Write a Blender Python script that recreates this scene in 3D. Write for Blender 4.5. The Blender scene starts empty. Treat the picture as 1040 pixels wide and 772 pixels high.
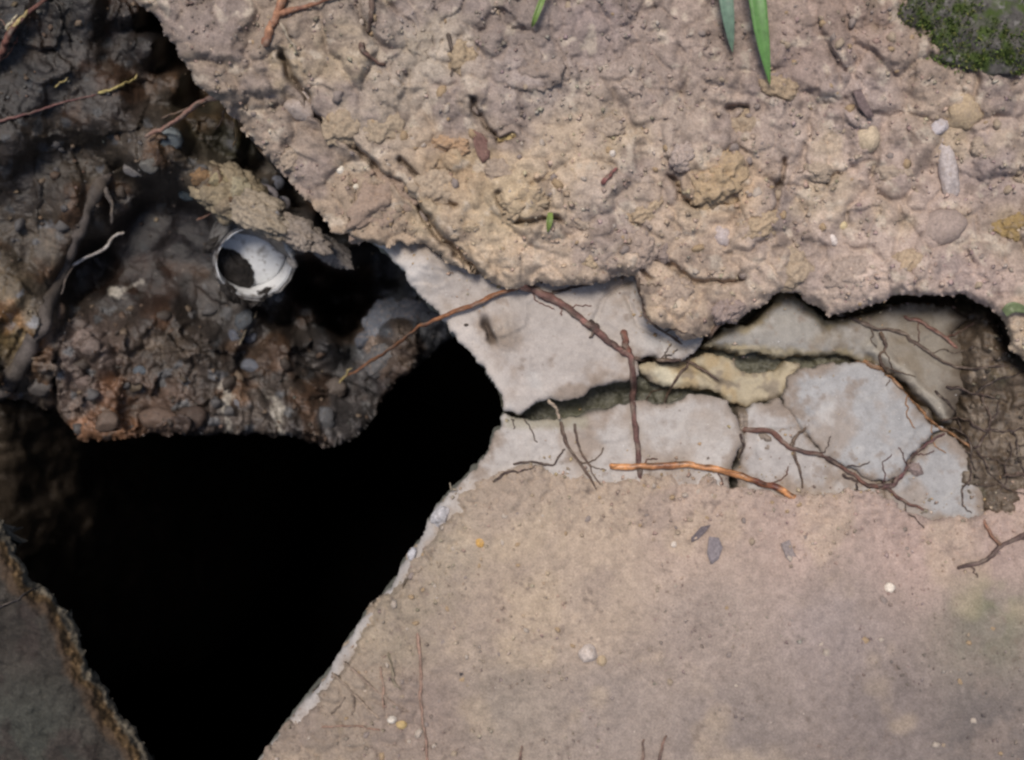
import bpy, bmesh, math, random
import numpy as np
from mathutils import Vector, Matrix, noise as mn

random.seed(7)
C = bpy.context.scene.collection
SC = bpy.context.scene
R = math.radians

# ------------------------------------------------------------------ camera, world, sun, exposure
PX = 0.0007            # metres per photo pixel on the plane of the broken slab (z = 0)
H = 0.78               # camera height above the slab
CX, CY = 520.0, 386.0
cam = bpy.data.cameras.new('camera')
cam.sensor_width = 36.0
cam.lens = 36.0 * H / (1040 * PX)
cam.clip_start, cam.clip_end = 0.01, 200
cam.dof.use_dof = True
cam.dof.focus_distance = H
cam.dof.aperture_fstop = 5.0
camo = bpy.data.objects.new('camera', cam); C.objects.link(camo)
camo.location = (0, 0, H)
SC.camera = camo

# daylight comes down steeply from the upper left of the picture
TRAVEL = Vector((0.15, -0.30, -1.0)).normalized()
world = bpy.data.worlds.new('World'); SC.world = world; world.use_nodes = True
wn = world.node_tree.nodes; wl = world.node_tree.links
sky = wn.new('ShaderNodeTexSky'); sky.sky_type = 'NISHITA'; sky.sun_disc = False
d = -TRAVEL
sky.sun_elevation = math.asin(d.z)
sky.sun_rotation = math.atan2(d.x, d.y)
sky.dust_density = 3.0
wl.new(sky.outputs[0], wn['Background'].inputs['Color'])
wn['Background'].inputs['Strength'].default_value = 0.11
sun = bpy.data.lights.new('sun', 'SUN'); sun.energy = 2.95; sun.angle = R(16); sun.color = (1.0, 0.925, 0.85)
suno = bpy.data.objects.new('sun', sun); C.objects.link(suno)
suno.rotation_euler = TRAVEL.to_track_quat('-Z', 'Y').to_euler()
suno.location = (0, 0, 3)
SC.view_settings.view_transform = 'Standard'; SC.view_settings.look = 'None'
SC.view_settings.exposure = 0.06; SC.view_settings.gamma = 1.0
SC.render.engine = 'CYCLES'
SC.cycles.use_denoising = True
SC.cycles.max_bounces = 5
SC.cycles.filter_width = 2.5      # the soft little camera that took the picture

# ------------------------------------------------------------------ numpy noise
def hsh(ix, iy, seed):
    h = (ix.astype(np.int64) * 374761393 + iy.astype(np.int64) * 668265263 + seed * 1442695041) & 0xFFFFFFFF
    h = ((h ^ (h >> 13)) * 1274126177) & 0xFFFFFFFF
    h = ((h ^ (h >> 16)) * 2246822519) & 0xFFFFFFFF
    h = h ^ (h >> 15)
    return (h & 0xFFFFFF) / float(0x1000000)

def vnoise(x, y, seed=0):
    ix, iy = np.floor(x), np.floor(y)
    fx, fy = x - ix, y - iy
    fx = fx * fx * fx * (fx * (fx * 6 - 15) + 10); fy = fy * fy * fy * (fy * (fy * 6 - 15) + 10)
    a, b = hsh(ix, iy, seed), hsh(ix + 1, iy, seed)
    c, e = hsh(ix, iy + 1, seed), hsh(ix + 1, iy + 1, seed)
    return (a + (b - a) * fx) * (1 - fy) + (c + (e - c) * fx) * fy

def fbm(x, y, scale, seed=0, octv=4, gain=0.5):
    s = 0; a = 1; t = 0
    ca, sa = math.cos(0.6), math.sin(0.6)
    x = x / scale; y = y / scale
    for o in range(octv):
        s = s + a * (vnoise(x, y, seed + o * 17) - 0.5); t += a; a *= gain
        x, y = (x * ca - y * sa) * 2.03 + 11.3, (x * sa + y * ca) * 2.03 + 4.7
    return s / t * 2

def worley(x, y, cell, seed=0):
    x = x / cell; y = y / cell
    ix, iy = np.floor(x), np.floor(y)
    f1 = np.full(x.shape, 9.0); f2 = np.full(x.shape, 9.0); idv = np.zeros(x.shape)
    for dx in (-1, 0, 1):
        for dy in (-1, 0, 1):
            cx, cy = ix + dx, iy + dy
            px = cx + 0.1 + 0.8 * hsh(cx, cy, seed); py = cy + 0.1 + 0.8 * hsh(cx, cy, seed + 5)
            dd = np.hypot(px - x, py - y)
            better = dd < f1
            f2 = np.where(better, f1, np.minimum(f2, dd))
            idv = np.where(better, hsh(cx, cy, seed + 9), idv)
            f1 = np.where(better, dd, f1)
    return f1, f2, idv

def clods(x, y, cell, seed, warp=0.35):
    """Rounded crumbs of different heights; returns height 0..1 and the id of the crumb."""
    wx = x + (fbm(x, y, cell * 1.1, seed + 31, 2) * 0.8 + fbm(x, y, cell * 0.25, seed + 33, 2) * 0.22) * cell * warp
    wy = y + (fbm(x, y, cell * 1.1, seed + 53, 2) * 0.8 + fbm(x, y, cell * 0.25, seed + 55, 2) * 0.22) * cell * warp
    f1, f2, i = worley(wx, wy, cell, seed)
    flat = hsh(np.floor(i * 9999), np.floor(i * 333), seed + 7)
    dome = np.sqrt(np.clip(1 - (f1 / 0.9) ** 2, 0, 1)); edge = np.clip((f2 - f1) * 3.2, 0, 1)
    hgt = (dome * (1 - flat * 0.6) + flat * 0.6) * edge ** 0.6
    return hgt * (0.25 + 0.75 * hsh(np.floor(i * 9999), np.floor(i * 777), seed + 3) ** 1.4), i

def facets(x, y, cell, seed, warp=0.25):
    """Broken angular faces: every cell is a tilted plane of its own."""
    wx = (x + fbm(x, y, cell * 0.8, seed + 31, 3) * cell * warp) / cell
    wy = (y + fbm(x, y, cell * 0.8, seed + 53, 3) * cell * warp) / cell
    ix, iy = np.floor(wx), np.floor(wy)
    f1 = np.full(x.shape, 9.0); h = np.zeros(x.shape); idv = np.zeros(x.shape)
    for dx in (-1, 0, 1):
        for dy in (-1, 0, 1):
            cx, cy = ix + dx, iy + dy
            px = cx + 0.1 + 0.8 * hsh(cx, cy, seed); py = cy + 0.1 + 0.8 * hsh(cx, cy, seed + 5)
            dd = np.maximum(np.abs(px - wx) * 1.15 + np.abs(py - wy) * 0.4, np.abs(py - wy) + np.abs(px - wx) * 0.25)
            hh = (hsh(cx, cy, seed + 1) - 0.5) + (hsh(cx, cy, seed + 2) - 0.5) * 1.8 * (wx - px) + (hsh(cx, cy, seed + 3) - 0.5) * 1.8 * (wy - py)
            b = dd < f1
            h = np.where(b, hh, h); idv = np.where(b, hsh(cx, cy, seed + 9), idv); f1 = np.where(b, dd, f1)
    return h, idv

def sstep(a, b, v):
    t = np.clip((v - a) / (b - a), 0, 1); return t * t * (3 - 2 * t)

def idw(x, y, anchors, power=3.0):
    num = 0; den = 0
    for a in anchors:
        w = 1.0 / (((x - a[0]) ** 2 + (y - a[1]) ** 2 + 60.0) ** (power / 2))
        v = np.array(a[2:], float)
        num = num + (w[..., None] * v if v.size > 1 else w * v[0]); den = den + w
    return num / (den[..., None] if np.ndim(num) > np.ndim(den) else den)

def polydist(x, y, pts):
    best = np.full(x.shape, 1e9)
    for (x0, y0), (x1, y1) in zip(pts[:-1], pts[1:]):
        dx, dy = x1 - x0, y1 - y0
        t = np.clip(((x - x0) * dx + (y - y0) * dy) / (dx * dx + dy * dy + 1e-9), 0, 1)
        best = np.minimum(best, np.hypot(x - x0 - t * dx, y - y0 - t * dy))
    return best

def sdf(x, y, poly):
    """Positive inside."""
    ins = np.zeros(x.shape, bool)
    n = len(poly)
    for i in range(n):
        (x0, y0), (x1, y1) = poly[i], poly[(i + 1) % n]
        if y0 == y1: continue
        c = (y0 > y) != (y1 > y)
        ins ^= c & (x < (x1 - x0) * (y - y0) / (y1 - y0) + x0)
    dd = polydist(x, y, list(poly) + [poly[0]])
    return np.where(ins, dd, -dd)

def unproject(x, y, z):
    k = PX * (H - z) / H
    return (x - CX) * k, (CY - y) * k

def at(x, y, z=0.0):
    k = PX * (H - z) / H
    return Vector(((x - CX) * k, (CY - y) * k, z))

def mix(a, b, t):
    t = np.asarray(t)[..., None] if np.ndim(t) else t
    return np.asarray(a) * (1 - t) + np.asarray(b) * t

# ------------------------------------------------------------------ materials
def material(name, color=None, rough=0.9, var=0.25, scale=900.0, bump=0.4, bdist=0.0012, spec=0.25, speck=None, sub=0.0, detail=6):
    """color None: read the mesh's own colour attribute."""
    m = bpy.data.materials.new(name); m.use_nodes = True
    n = m.node_tree.nodes; l = m.node_tree.links
    b = n['Principled BSDF']
    tc = n.new('ShaderNodeTexCoord')
    src = None
    if color is None:
        a = n.new('ShaderNodeAttribute'); a.attribute_name = 'Col'; src = a.outputs['Color']
    else:
        a = n.new('ShaderNodeRGB'); a.outputs[0].default_value = (*color, 1); src = a.outputs[0]
    no = n.new('ShaderNodeTexNoise'); no.inputs['Scale'].default_value = scale; no.inputs['Detail'].default_value = detail
    no.inputs['Roughness'].default_value = 0.65
    l.new(tc.outputs['Object'], no.inputs['Vector'])
    mr = n.new('ShaderNodeMapRange'); mr.inputs['From Min'].default_value = 0.3; mr.inputs['From Max'].default_value = 0.7
    mr.inputs['To Min'].default_value = 1 - var; mr.inputs['To Max'].default_value = 1 + var
    l.new(no.outputs['Fac'], mr.inputs['Value'])
    mx = n.new('ShaderNodeMix'); mx.data_type = 'RGBA'; mx.blend_type = 'MULTIPLY'; mx.inputs[0].default_value = 1.0
    l.new(src, mx.inputs[6]); l.new(mr.outputs['Result'], mx.inputs[7])
    out = mx.outputs[2]
    if speck:
        for (sc, lo, hi, col, seed) in speck:
            n2 = n.new('ShaderNodeTexNoise'); n2.noise_dimensions = '4D'; n2.inputs['W'].default_value = seed
            n2.inputs['Scale'].default_value = sc; n2.inputs['Detail'].default_value = 3
            l.new(tc.outputs['Object'], n2.inputs['Vector'])
            r2 = n.new('ShaderNodeMapRange'); r2.inputs['From Min'].default_value = lo; r2.inputs['From Max'].default_value = hi
            l.new(n2.outputs['Fac'], r2.inputs['Value'])
            m2 = n.new('ShaderNodeMix'); m2.data_type = 'RGBA'
            l.new(r2.outputs['Result'], m2.inputs[0]); l.new(out, m2.inputs[6]); m2.inputs[7].default_value = (*col, 1)
            out = m2.outputs[2]
    l.new(out, b.inputs['Base Color'])
    b.inputs['Roughness'].default_value = rough
    b.inputs['Specular IOR Level'].default_value = spec
    if bump:
        bp = n.new('ShaderNodeBump'); bp.inputs['Strength'].default_value = bump; bp.inputs['Distance'].default_value = bdist
        l.new(no.outputs['Fac'], bp.inputs['Height']); l.new(bp.outputs['Normal'], b.inputs['Normal'])
    return m

M_SOIL = material('dry_soil', None, 0.92, 0.28, 700, 0.45, 0.0015, 0.15,
                  speck=[(420, 0.66, 0.74, (0.13, 0.095, 0.08), 1.0), (360, 0.69, 0.75, (0.5, 0.42, 0.34), 4.0)])
M_DUST = material('trodden_soil', None, 0.9, 0.26, 800, 0.7, 0.001, 0.18,
                  speck=[(330, 0.68, 0.76, (0.17, 0.125, 0.1), 2.0), (400, 0.7, 0.76, (0.5, 0.43, 0.36), 6.0)])
M_WET = material('wet_soil', None, 0.42, 0.45, 380, 0.6, 0.002, 0.45,
                 speck=[(230, 0.66, 0.74, (0.13, 0.105, 0.085), 3.0)])  # wet gloss; the pit wall also holds light falloff in its mesh colour
M_CONC = material('concrete', None, 0.85, 0.13, 800, 0.3, 0.0006, 0.2,
                  speck=[(330, 0.66, 0.76, (0.22, 0.19, 0.165), 8.0), (420, 0.71, 0.76, (0.62, 0.6, 0.57), 5.0)])
M_CRUST = material('rough_old_concrete', None, 0.8, 0.35, 500, 0.6, 0.0015, 0.2)
M_ROOT = material('root_bark', None, 0.75, 0.35, 500, 0.5, 0.0008, 0.3)
M_ROOTWET = material('wet_root_bark', None, 0.32, 0.4, 420, 0.5, 0.0008, 0.5)
M_SLUDGE = material('tank_sludge', (0.004, 0.0035, 0.0035), 0.95, 0.3, 20, 0.3, 0.01, 0.05)  # blacker than real sludge; the darkness of the hole is in the colour

# ------------------------------------------------------------------ object helpers
def tag(o, label=None, cat=None, group=None, kind=None):
    if label: o['label'] = label
    if cat: o['category'] = cat
    if group: o['group'] = group
    if kind: o['kind'] = kind
    return o

def link(name, me, mat=None, parent=None):
    o = bpy.data.objects.new(name, me); C.objects.link(o)
    if mat and not me.materials: me.materials.append(mat)
    if parent: o.parent = parent
    return o

def np_mesh(name, verts, faces_flat, starts, totals, cols=None):
    me = bpy.data.meshes.new(name)
    me.vertices.add(len(verts)); me.vertices.foreach_set('co', np.asarray(verts, np.float32).ravel())
    me.loops.add(len(faces_flat)); me.loops.foreach_set('vertex_index', np.asarray(faces_flat, np.int32))
    me.polygons.add(len(starts)); me.polygons.foreach_set('loop_start', np.asarray(starts, np.int32))
    me.polygons.foreach_set('loop_total', np.asarray(totals, np.int32))
    me.polygons.foreach_set('use_smooth', np.ones(len(starts), bool))
    me.update(calc_edges=True); me.validate()
    if cols is not None:
        a = me.color_attributes.new('Col', 'FLOAT_COLOR', 'POINT')
        cc = np.ones((len(verts), 4), np.float32); cc[:, :3] = np.clip(cols, 0.002, 0.9)
        a.data.foreach_set('color', cc.ravel())
    return me

SURF = []      # every laid sheet: (inside, height) so that roots and stones can rest on it

def axis(lo, hi, dlo, dhi, step):
    a = np.arange(max(lo, dlo), min(hi, dhi) + step, step)
    left = []; s = step * 2; v = a[0]
    while v > lo: v -= s; s *= 1.17; left.append(max(v, lo))
    right = []; s = step * 2; v = a[-1]
    while v < hi: v += s; s *= 1.17; right.append(min(v, hi))
    return np.array(left[::-1] + list(a) + right)

def sheet(name, poly, zf, cf, mat, step=2.0, jag=(0, 10), depth=0.03, under=0.0, rings=4, facecol=None, parent=None, face_noise=0.0015, seed=0, reg=True):
    """A relief surface over an outline, with a real broken edge going down all round it.
    zf(x, y, s) gives height, s is the distance inside the outline in pixels of the slab plane."""
    P = np.array(poly, float)
    lo, hi = P.min(0) - 4, P.max(0) + 4
    xs = axis(lo[0], hi[0], -70, 1110, step); ys = axis(lo[1], hi[1], -70, 842, step)
    X, Y = np.meshgrid(xs, ys)
    def S(x, y):
        s = sdf(x, y, poly)
        if jag[0]:
            near = np.clip(1 - np.abs(s) / 60, 0, 1)
            s = s + (fbm(x, y, jag[1], seed + 77, 4, 0.6) * jag[0]) * near
        return s
    s = S(X, Y)
    gy, gx = np.gradient(s, ys, xs)
    gl = np.hypot(gx, gy) + 1e-6; gx /= gl; gy /= gl
    mean = (s[:-1, :-1] + s[1:, :-1] + s[:-1, 1:] + s[1:, 1:]) / 4
    keep = mean > 0
    h, w = X.shape
    idx = np.arange(h * w).reshape(h, w)
    a, b, c, e = idx[:-1, :-1][keep], idx[:-1, 1:][keep], idx[1:, 1:][keep], idx[1:, :-1][keep]
    quads = np.stack([a, e, c, b], 1)
    used = np.zeros(h * w, bool); used[quads.ravel()] = True
    # edges used once
    ed = np.concatenate([quads[:, [0, 1]], quads[:, [1, 2]], quads[:, [2, 3]], quads[:, [3, 0]]])
    key = np.sort(ed, 1); key = key[:, 0].astype(np.int64) * (h * w) + key[:, 1]
    _, first, cnt = np.unique(key, return_index=True, return_counts=True)
    bed = ed[first[cnt == 1]]
    bv = np.unique(bed)
    xf, yf, sf = X.ravel().copy(), Y.ravel().copy(), s.ravel()
    gxf, gyf = gx.ravel(), gy.ravel()
    mv = np.clip(sf[bv], -2.2 * step, 2.2 * step)
    inview = (np.abs(xf[bv] - 520) < 600) & (np.abs(yf[bv] - 386) < 470)
    mv = np.where(inview, mv, 0)
    xf[bv] -= gxf[bv] * mv; yf[bv] -= gyf[bv] * mv
    s2 = sf.copy(); s2[bv] = np.maximum(sf[bv] - mv, 0)
    remap = -np.ones(h * w, np.int64); vid = np.nonzero(used)[0]; remap[vid] = np.arange(len(vid))
    x, y, ss = xf[vid], yf[vid], np.maximum(s2[vid], 0)
    z = zf(x, y, ss)
    col = cf(x, y, ss)
    wx, wy = unproject(x, y, z)
    V = [np.stack([wx, wy, z], 1)]; COL = [col]
    F = [remap[quads]]
    n0 = len(vid); nb = len(bv)
    loc = -np.ones(h * w, np.int64); loc[bv] = np.arange(nb)
    bi = remap[bv]
    prev = bi
    for k in range(1, rings + 1):
        t = k / rings
        off = under * t ** 0.6 + face_noise * fbm(x[bi] + 300 * k, y[bi], 14, seed + k, 3) * (1 if k < rings else 0.3)
        nx = wx[bi] + gxf[bv] * off; ny = wy[bi] - gyf[bv] * off
        nz = z[bi] - depth * t
        V.append(np.stack([nx, ny, nz], 1))
        fc = col[bi] if facecol is None else np.broadcast_to(np.array(facecol), (nb, 3)) * (1 + 0.25 * fbm(x[bi], y[bi] + 90 * k, 20, seed + 3)[:, None])
        COL.append(fc)
        cur = n0 + (k - 1) * nb + np.arange(nb)
        q = np.stack([prev[loc[bed[:, 1]]], prev[loc[bed[:, 0]]], cur[loc[bed[:, 0]]], cur[loc[bed[:, 1]]]], 1)
        F.append(q); prev = cur
    V = np.concatenate(V); COL = np.concatenate(COL); F = np.concatenate(F)
    me = np_mesh(name, V, F.ravel(), np.arange(len(F)) * 4, np.full(len(F), 4), COL)
    if reg:
        SURF.append((S, zf))
    return link(name, me, mat, parent)

def top(x, y):
    x = np.atleast_1d(np.asarray(x, float)); y = np.atleast_1d(np.asarray(y, float))
    best = np.full(x.shape, -9.0)
    for S, zf in SURF:
        s = S(x, y); zz = zf(x, y, np.maximum(s, 0))
        best = np.maximum(best, np.where(s > 0, zz, -9.0))
    return best

# ------------------------------------------------------------------ outlines (pixels of the photograph on the slab plane)
BIG = 9000
UP_HOLE = [(60, -BIG), (100, -160), (138, -4), (160, 25), (185, 62), (205, 92), (222, 108), (248, 132), (275, 165), (292, 186), (316, 206), (338, 232)]
UP_LIP = [(366, 247), (395, 249), (430, 247), (450, 262), (469, 270), (487, 277), (505, 288), (528, 291), (547, 283), (562, 290), (590, 289), (612, 287), (632, 279),
          (646, 279), (650, 302), (661, 328), (680, 338), (696, 345), (711, 343), (732, 329), (751, 328), (773, 311), (791, 296), (809, 293), (823, 306),
          (845, 322), (858, 318), (876, 316), (889, 311), (903, 303), (918, 300), (935, 301), (954, 299), (972, 302), (990, 307), (1004, 312), (1013, 323), (1020, 338), (1028, 354), (1038, 368), (1060, 384), (1130, 392)]
UPPER = UP_HOLE + UP_LIP + [(BIG, 420), (BIG, -BIG)]
LOWER = [(462, 497), (478, 486), (497, 489), (520, 478), (545, 474), (565, 478), (600, 490), (625, 488), (648, 484), (680, 482), (712, 488), (745, 494), (780, 499), (810, 503), (838, 500), (862, 497), (885, 502), (905, 510),
         (925, 518), (950, 524), (972, 525), (993, 522), (1010, 514), (1025, 503), (1050, 490), (1130, 470), (BIG, 452), (BIG, BIG), (-1500, BIG), (100, 930), (262, 776), (276, 757), (302, 725), (331, 690), (352, 655), (378, 618), (402, 588), (426, 553), (442, 525)]
SLAB_UP = [(250, 120), (300, 175), (332, 203), (362, 232), (395, 262), (420, 290), (447, 320), (470, 348), (488, 370), (500, 388), (507, 402), (513, 417), (534, 419), (545, 408), (570, 405), (592, 403), (603, 395), (620, 391), (637, 388), (650, 380),
           (645, 365), (655, 363), (690, 366), (705, 358), (712, 345), (730, 300), (700, 200), (400, 60)]
SLAB_LOW = [(513, 422), (541, 429), (568, 425), (590, 426), (603, 419), (636, 411), (653, 409), (665, 412), (682, 409), (698, 401), (720, 402), (738, 409), (748, 420), (755, 438), (750, 460), (744, 478), (740, 520), (700, 800),
            (255, 800), (262, 772), (275, 757), (301, 725), (330, 690), (351, 655), (377, 618), (401, 588), (425, 553), (441, 525), (463, 496), (481, 478), (498, 450)]
SLAB_MID = [(754, 440), (758, 415), (790, 406), (802, 416), (816, 435), (841, 464), (872, 479), (899, 494), (900, 540), (748, 540), (749, 478)]
SLAB_GREY = [(800, 384), (812, 373), (840, 370), (868, 370), (890, 374), (905, 383), (920, 400), (936, 420), (955, 436), (940, 450), (926, 464), (918, 478), (897, 492), (870, 479), (838, 462), (815, 436), (803, 416), (794, 404)]
SLAB_CORNER = [(955, 438), (978, 452), (990, 476), (1000, 500), (1000, 540), (900, 540), (900, 493), (919, 480), (926, 465), (940, 451)]
SLAB_TOP = [(716, 350), (735, 332), (757, 331), (778, 314), (794, 300), (808, 298), (822, 311), (842, 328), (860, 324), (884, 319), (905, 311), (930, 309), (955, 310), (974, 314), (984, 324), (968, 341), (976, 352), (996, 362), (979, 376), (990, 392), (974, 404), (966, 428), (955, 426), (938, 410), (925, 396), (905, 380), (884, 368), (858, 362), (820, 361), (780, 359), (745, 358)]
OCHRE = [(645, 372), (662, 367), (690, 369), (712, 361), (735, 361), (746, 366), (752, 376), (768, 380), (788, 377), (800, 369), (812, 371), (803, 384), (797, 402), (780, 408), (756, 412), (742, 407), (722, 397), (702, 393), (684, 394), (668, 391), (655, 383)]
LOWLEFT = [(-BIG, 300), (-200, 470), (-40, 515), (4, 532), (14, 548), (18, 562), (32, 586), (46, 598), (62, 612), (76, 634), (84, 660), (94, 682), (108, 702), (122, 724), (140, 744), (152, 764), (164, 790), (240, 980), (-500, BIG), (-BIG, BIG)]

CRACKS = [[(285, 55), (300, 85), (320, 118), (345, 140), (380, 165), (405, 190), (430, 212), (445, 240), (468, 262), (492, 282)],
          [(405, 160), (418, 176), (436, 196), (462, 208)], [(478, 98), (490, 122), (505, 142), (520, 138)],
          [(683, 178), (690, 200), (706, 208), (728, 210), (745, 205)], [(665, 258), (690, 278), (715, 287), (755, 283)],
          [(800, 165), (792, 195), (782, 222)], [(646, 240), (652, 262), (660, 285)], [(505, 200), (515, 222), (540, 226), (565, 222)],
          [(740, 110), (757, 108), (752, 130)]]
CHUNK = [(215, 95), (300, 85), (320, 118), (345, 140), (380, 165), (405, 190), (430, 212), (445, 240), (440, 262), (330, 230), (250, 150)]

# ------------------------------------------------------------------ upper earth bank
UPC = [(180, 20, .20, .155, .125), (260, 70, .215, .165, .13), (300, 40, .22, .17, .135), (380, 40, .22, .175, .15), (430, 50, .30, .25, .205), (520, 30, .19, .15, .135), (600, 20, .20, .155, .145),
       (340, 200, .27, .20, .145), (300, 150, .23, .175, .14), (400, 215, .27, .2, .145), (380, 110, .28, .225, .18), (540, 80, .24, .195, .18), (470, 120, .24, .19, .155), (470, 155, .33, .23, .14), (520, 205, .37, .28, .18),
       (580, 150, .34, .26, .19), (560, 250, .35, .265, .2), (620, 200, .30, .235, .195), (680, 60, .24, .185, .16), (690, 130, .27, .21, .175), (730, 190, .36, .255, .165), (720, 250, .36, .27, .21),
       (690, 300, .37, .275, .2), (800, 60, .23, .17, .15), (800, 130, .28, .215, .185), (830, 200, .32, .245, .205), (780, 260, .35, .265, .21), (870, 100, .26, .2, .18), (900, 200, .32, .24, .205), (900, 260, .36, .275, .235),
       (960, 110, .30, .225, .175), (960, 230, .3, .225, .195), (1010, 170, .26, .2, .185), (1020, 240, .25, .19, .15), (1000, 290, .34, .25, .22), (1030, 340, .33, .25, .18), (880, 20, .21, .15, .125), (760, 20, .2, .15, .125), (950, 60, .24, .18, .145)]

def up_z(x, y, s):
    z = 0.024 + fbm(x, y, 170, 2, 3) * 0.009
    z = z + 0.010 * sstep(330, 60, y)
    h1, _ = clods(x, y, 62, 11, 0.5); h2, _ = clods(x, y, 31, 12, 0.5); h3, _ = clods(x, y, 12, 13, 0.4)
    h4, _ = clods(x, y, 6.5, 19, 0.4)
    m = 0.5 + 0.5 * sstep(-0.3, 0.3, fbm(x, y, 120, 90, 2)); m2 = 0.25 + 0.75 * sstep(-0.25, 0.25, fbm(x, y, 55, 91, 3)); m3 = 0.3 + 0.7 * sstep(-0.2, 0.2, fbm(x, y, 34, 92, 3))
    z = z + 0.0105 * m * h1 + 0.0060 * m2 * h2 + 0.0018 * m3 * h3 + 0.0005 * h4 + 0.0028 * facets(x, y, 44, 93)[0] + fbm(x, y, 24, 5, 4, 0.6) * 0.003 + fbm(x, y, 5, 6, 2) * 0.0006
    z = z + 0.012 * np.exp(-((x - 930) / 90.0) ** 2 - ((y - 285) / 45.0) ** 2)
    for i, c in enumerate(CRACKS):
        dd = polydist(x + fbm(x, y, 16, 41, 2) * 5, y + fbm(x, y, 16, 42, 2) * 5, c)
        z = z - (0.019 if i == 0 else 0.012) * np.exp(-(dd / (3.6 if i == 0 else 2.8)) ** 2)
    z = z - 0.010 * sstep(-4, 14, sdf(x, y, CHUNK))
    z = z - 0.012 * np.exp(-s / 6.0)
    return np.maximum(z, 0.0045)

def up_c(x, y, s):
    c = idw(x, y, UPC, 3.5)
    _, i1 = clods(x, y, 62, 11, 0.5); _, i2 = clods(x, y, 27, 12, 0.5); _, i3 = clods(x, y, 12, 13, 0.4)
    c = c * (0.84 + 0.16 * i1 + 0.22 * i2 + 0.14 * i3)[..., None]
    c = mix(c, np.array((.37, .285, .18)), 0.5 * sstep(0.25, 0.6, fbm(x, y, 70, 61, 3)))
    c = mix(c, np.array((.21, .165, .16)), 0.55 * sstep(0.12, 0.5, fbm(x, y, 46, 62, 4)))
    c = mix(c, np.array((.135, .10, .085)), 0.6 * sstep(0.3, 0.55, fbm(x, y, 24, 63, 4)))
    c = mix(c, np.array((.44, .37, .30)), 0.6 * sstep(0.30, 0.6, fbm(x, y, 14, 64, 3)))
    c = c * (1 + 0.32 * fbm(x, y, 7, 67, 3, 0.7))[..., None]
    lum = c.mean(-1, keepdims=True)
    c = mix(c, lum * np.array((1.17, .98, .85)), 0.2)
    return c * np.array((1.04, 1.055, 1.03))

bank = sheet('earth_bank', UPPER, up_z, up_c, M_SOIL, step=1.7, jag=(9, 20), depth=0.05, under=0.03, seed=3, facecol=(.13, .095, .07), face_noise=0.004)
tag(bank, kind='structure')

# ------------------------------------------------------------------ soil lying on the lower slab
LOC = [(300, 740, .23, .18, .14), (350, 700, .26, .205, .155), (400, 640, .28, .225, .165), (450, 560, .31, .25, .185), (430, 720, .24, .185, .15), (520, 520, .32, .25, .19), (520, 600, .33, .255, .19), (520, 720, .265, .215, .17),
       (600, 540, .37, .285, .21), (600, 620, .36, .28, .21), (620, 720, .26, .21, .175), (700, 540, .37, .28, .22), (720, 640, .29, .23, .19), (740, 740, .215, .175, .15), (820, 540, .37, .275, .225), (850, 640, .26, .21, .185),
       (900, 720, .185, .15, .132), (940, 560, .36, .265, .22), (1000, 550, .33, .245, .205), (1000, 640, .19, .165, .13), (1000, 740, .14, .118, .105), (1020, 510, .38, .28, .23)]  # lower right anchors darkened: light falloff painted into the soil colour

def low_z(x, y, s):
    z = 0.0035 + 0.017 * sstep(0, 170, s) + fbm(x, y, 210, 21, 3) * 0.006
    z = z + 0.03 * sstep(520, 1000, x) * sstep(540, 760, y)
    h1, _ = clods(x, y, 42, 14, 0.6); h2, _ = clods(x, y, 17, 15, 0.5); h3, _ = clods(x, y, 8, 16, 0.4)
    m = 0.25 + 0.75 * np.maximum(sstep(80, 0, s), sstep(520, 330, x) * sstep(560, 700, y))
    z = z + m * (0.0035 * h1 + 0.0030 * h2) + 0.0013 * h3 * (0.4 + 0.6 * m) + fbm(x, y, 7, 25, 3) * 0.0009 + fbm(x, y, 30, 26, 4, 0.6) * 0.0028 * (0.45 + 0.55 * m)
    z = z - 0.0055 * np.exp(-s / 9.0) + 0.004 * np.exp(-s / 14.0) * fbm(x, y, 26, 28, 3)
    # bare strip of slab along the rim of the hole
    rim = polydist(x, y, [(500, 455), (462, 497), (442, 525), (426, 553), (402, 588), (378, 618), (352, 655), (331, 690), (300, 726)])
    wd = 19 - 11 * sstep(590, 640, y)
    z = z - 0.012 * sstep(wd, 1, rim + fbm(x, y, 18, 29, 4, 0.65) * 14) * sstep(750, 700, y)
    return z

def low_c(x, y, s):
    c = idw(x, y, LOC, 3.0)
    _, i1 = clods(x, y, 42, 14, 0.6); _, i2 = clods(x, y, 17, 15, 0.5)
    c = c * (0.95 + 0.08 * i1 + 0.10 * i2)[..., None] * np.array((.955, .97, .995))
    c = mix(c, np.array((.24, .19, .16)), 0.5 * sstep(0.05, 0.6, fbm(x, y, 60, 71, 5, 0.65)))
    c = mix(c, np.array((.42, .33, .23)), 0.35 * sstep(0.2, 0.6, fbm(x, y, 60, 72, 3)))
    c = mix(c, np.array((.15, .115, .095)), 0.55 * sstep(0.33, 0.55, fbm(x, y, 10, 73, 4, 0.6)) * sstep(-0.15, 0.2, fbm(x, y, 90, 75, 2)))
    c = c * (1 + 0.22 * fbm(x, y, 6, 76, 3, 0.7))[..., None]
    g = np.exp(-(((x - 1005) / 38) ** 2 + ((y - 615) / 42) ** 2)) * sstep(-0.2, 0.3, fbm(x, y, 22, 74, 3))
    c = mix(c, np.array((.15, .165, .08)), 0.35 * g)
    return c

cover = sheet('soil_cover', LOWER, low_z, low_c, M_DUST, step=1.8, jag=(9, 18), depth=0.02, under=0.002, seed=9, face_noise=0.001)
tag(cover, kind='structure')

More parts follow.
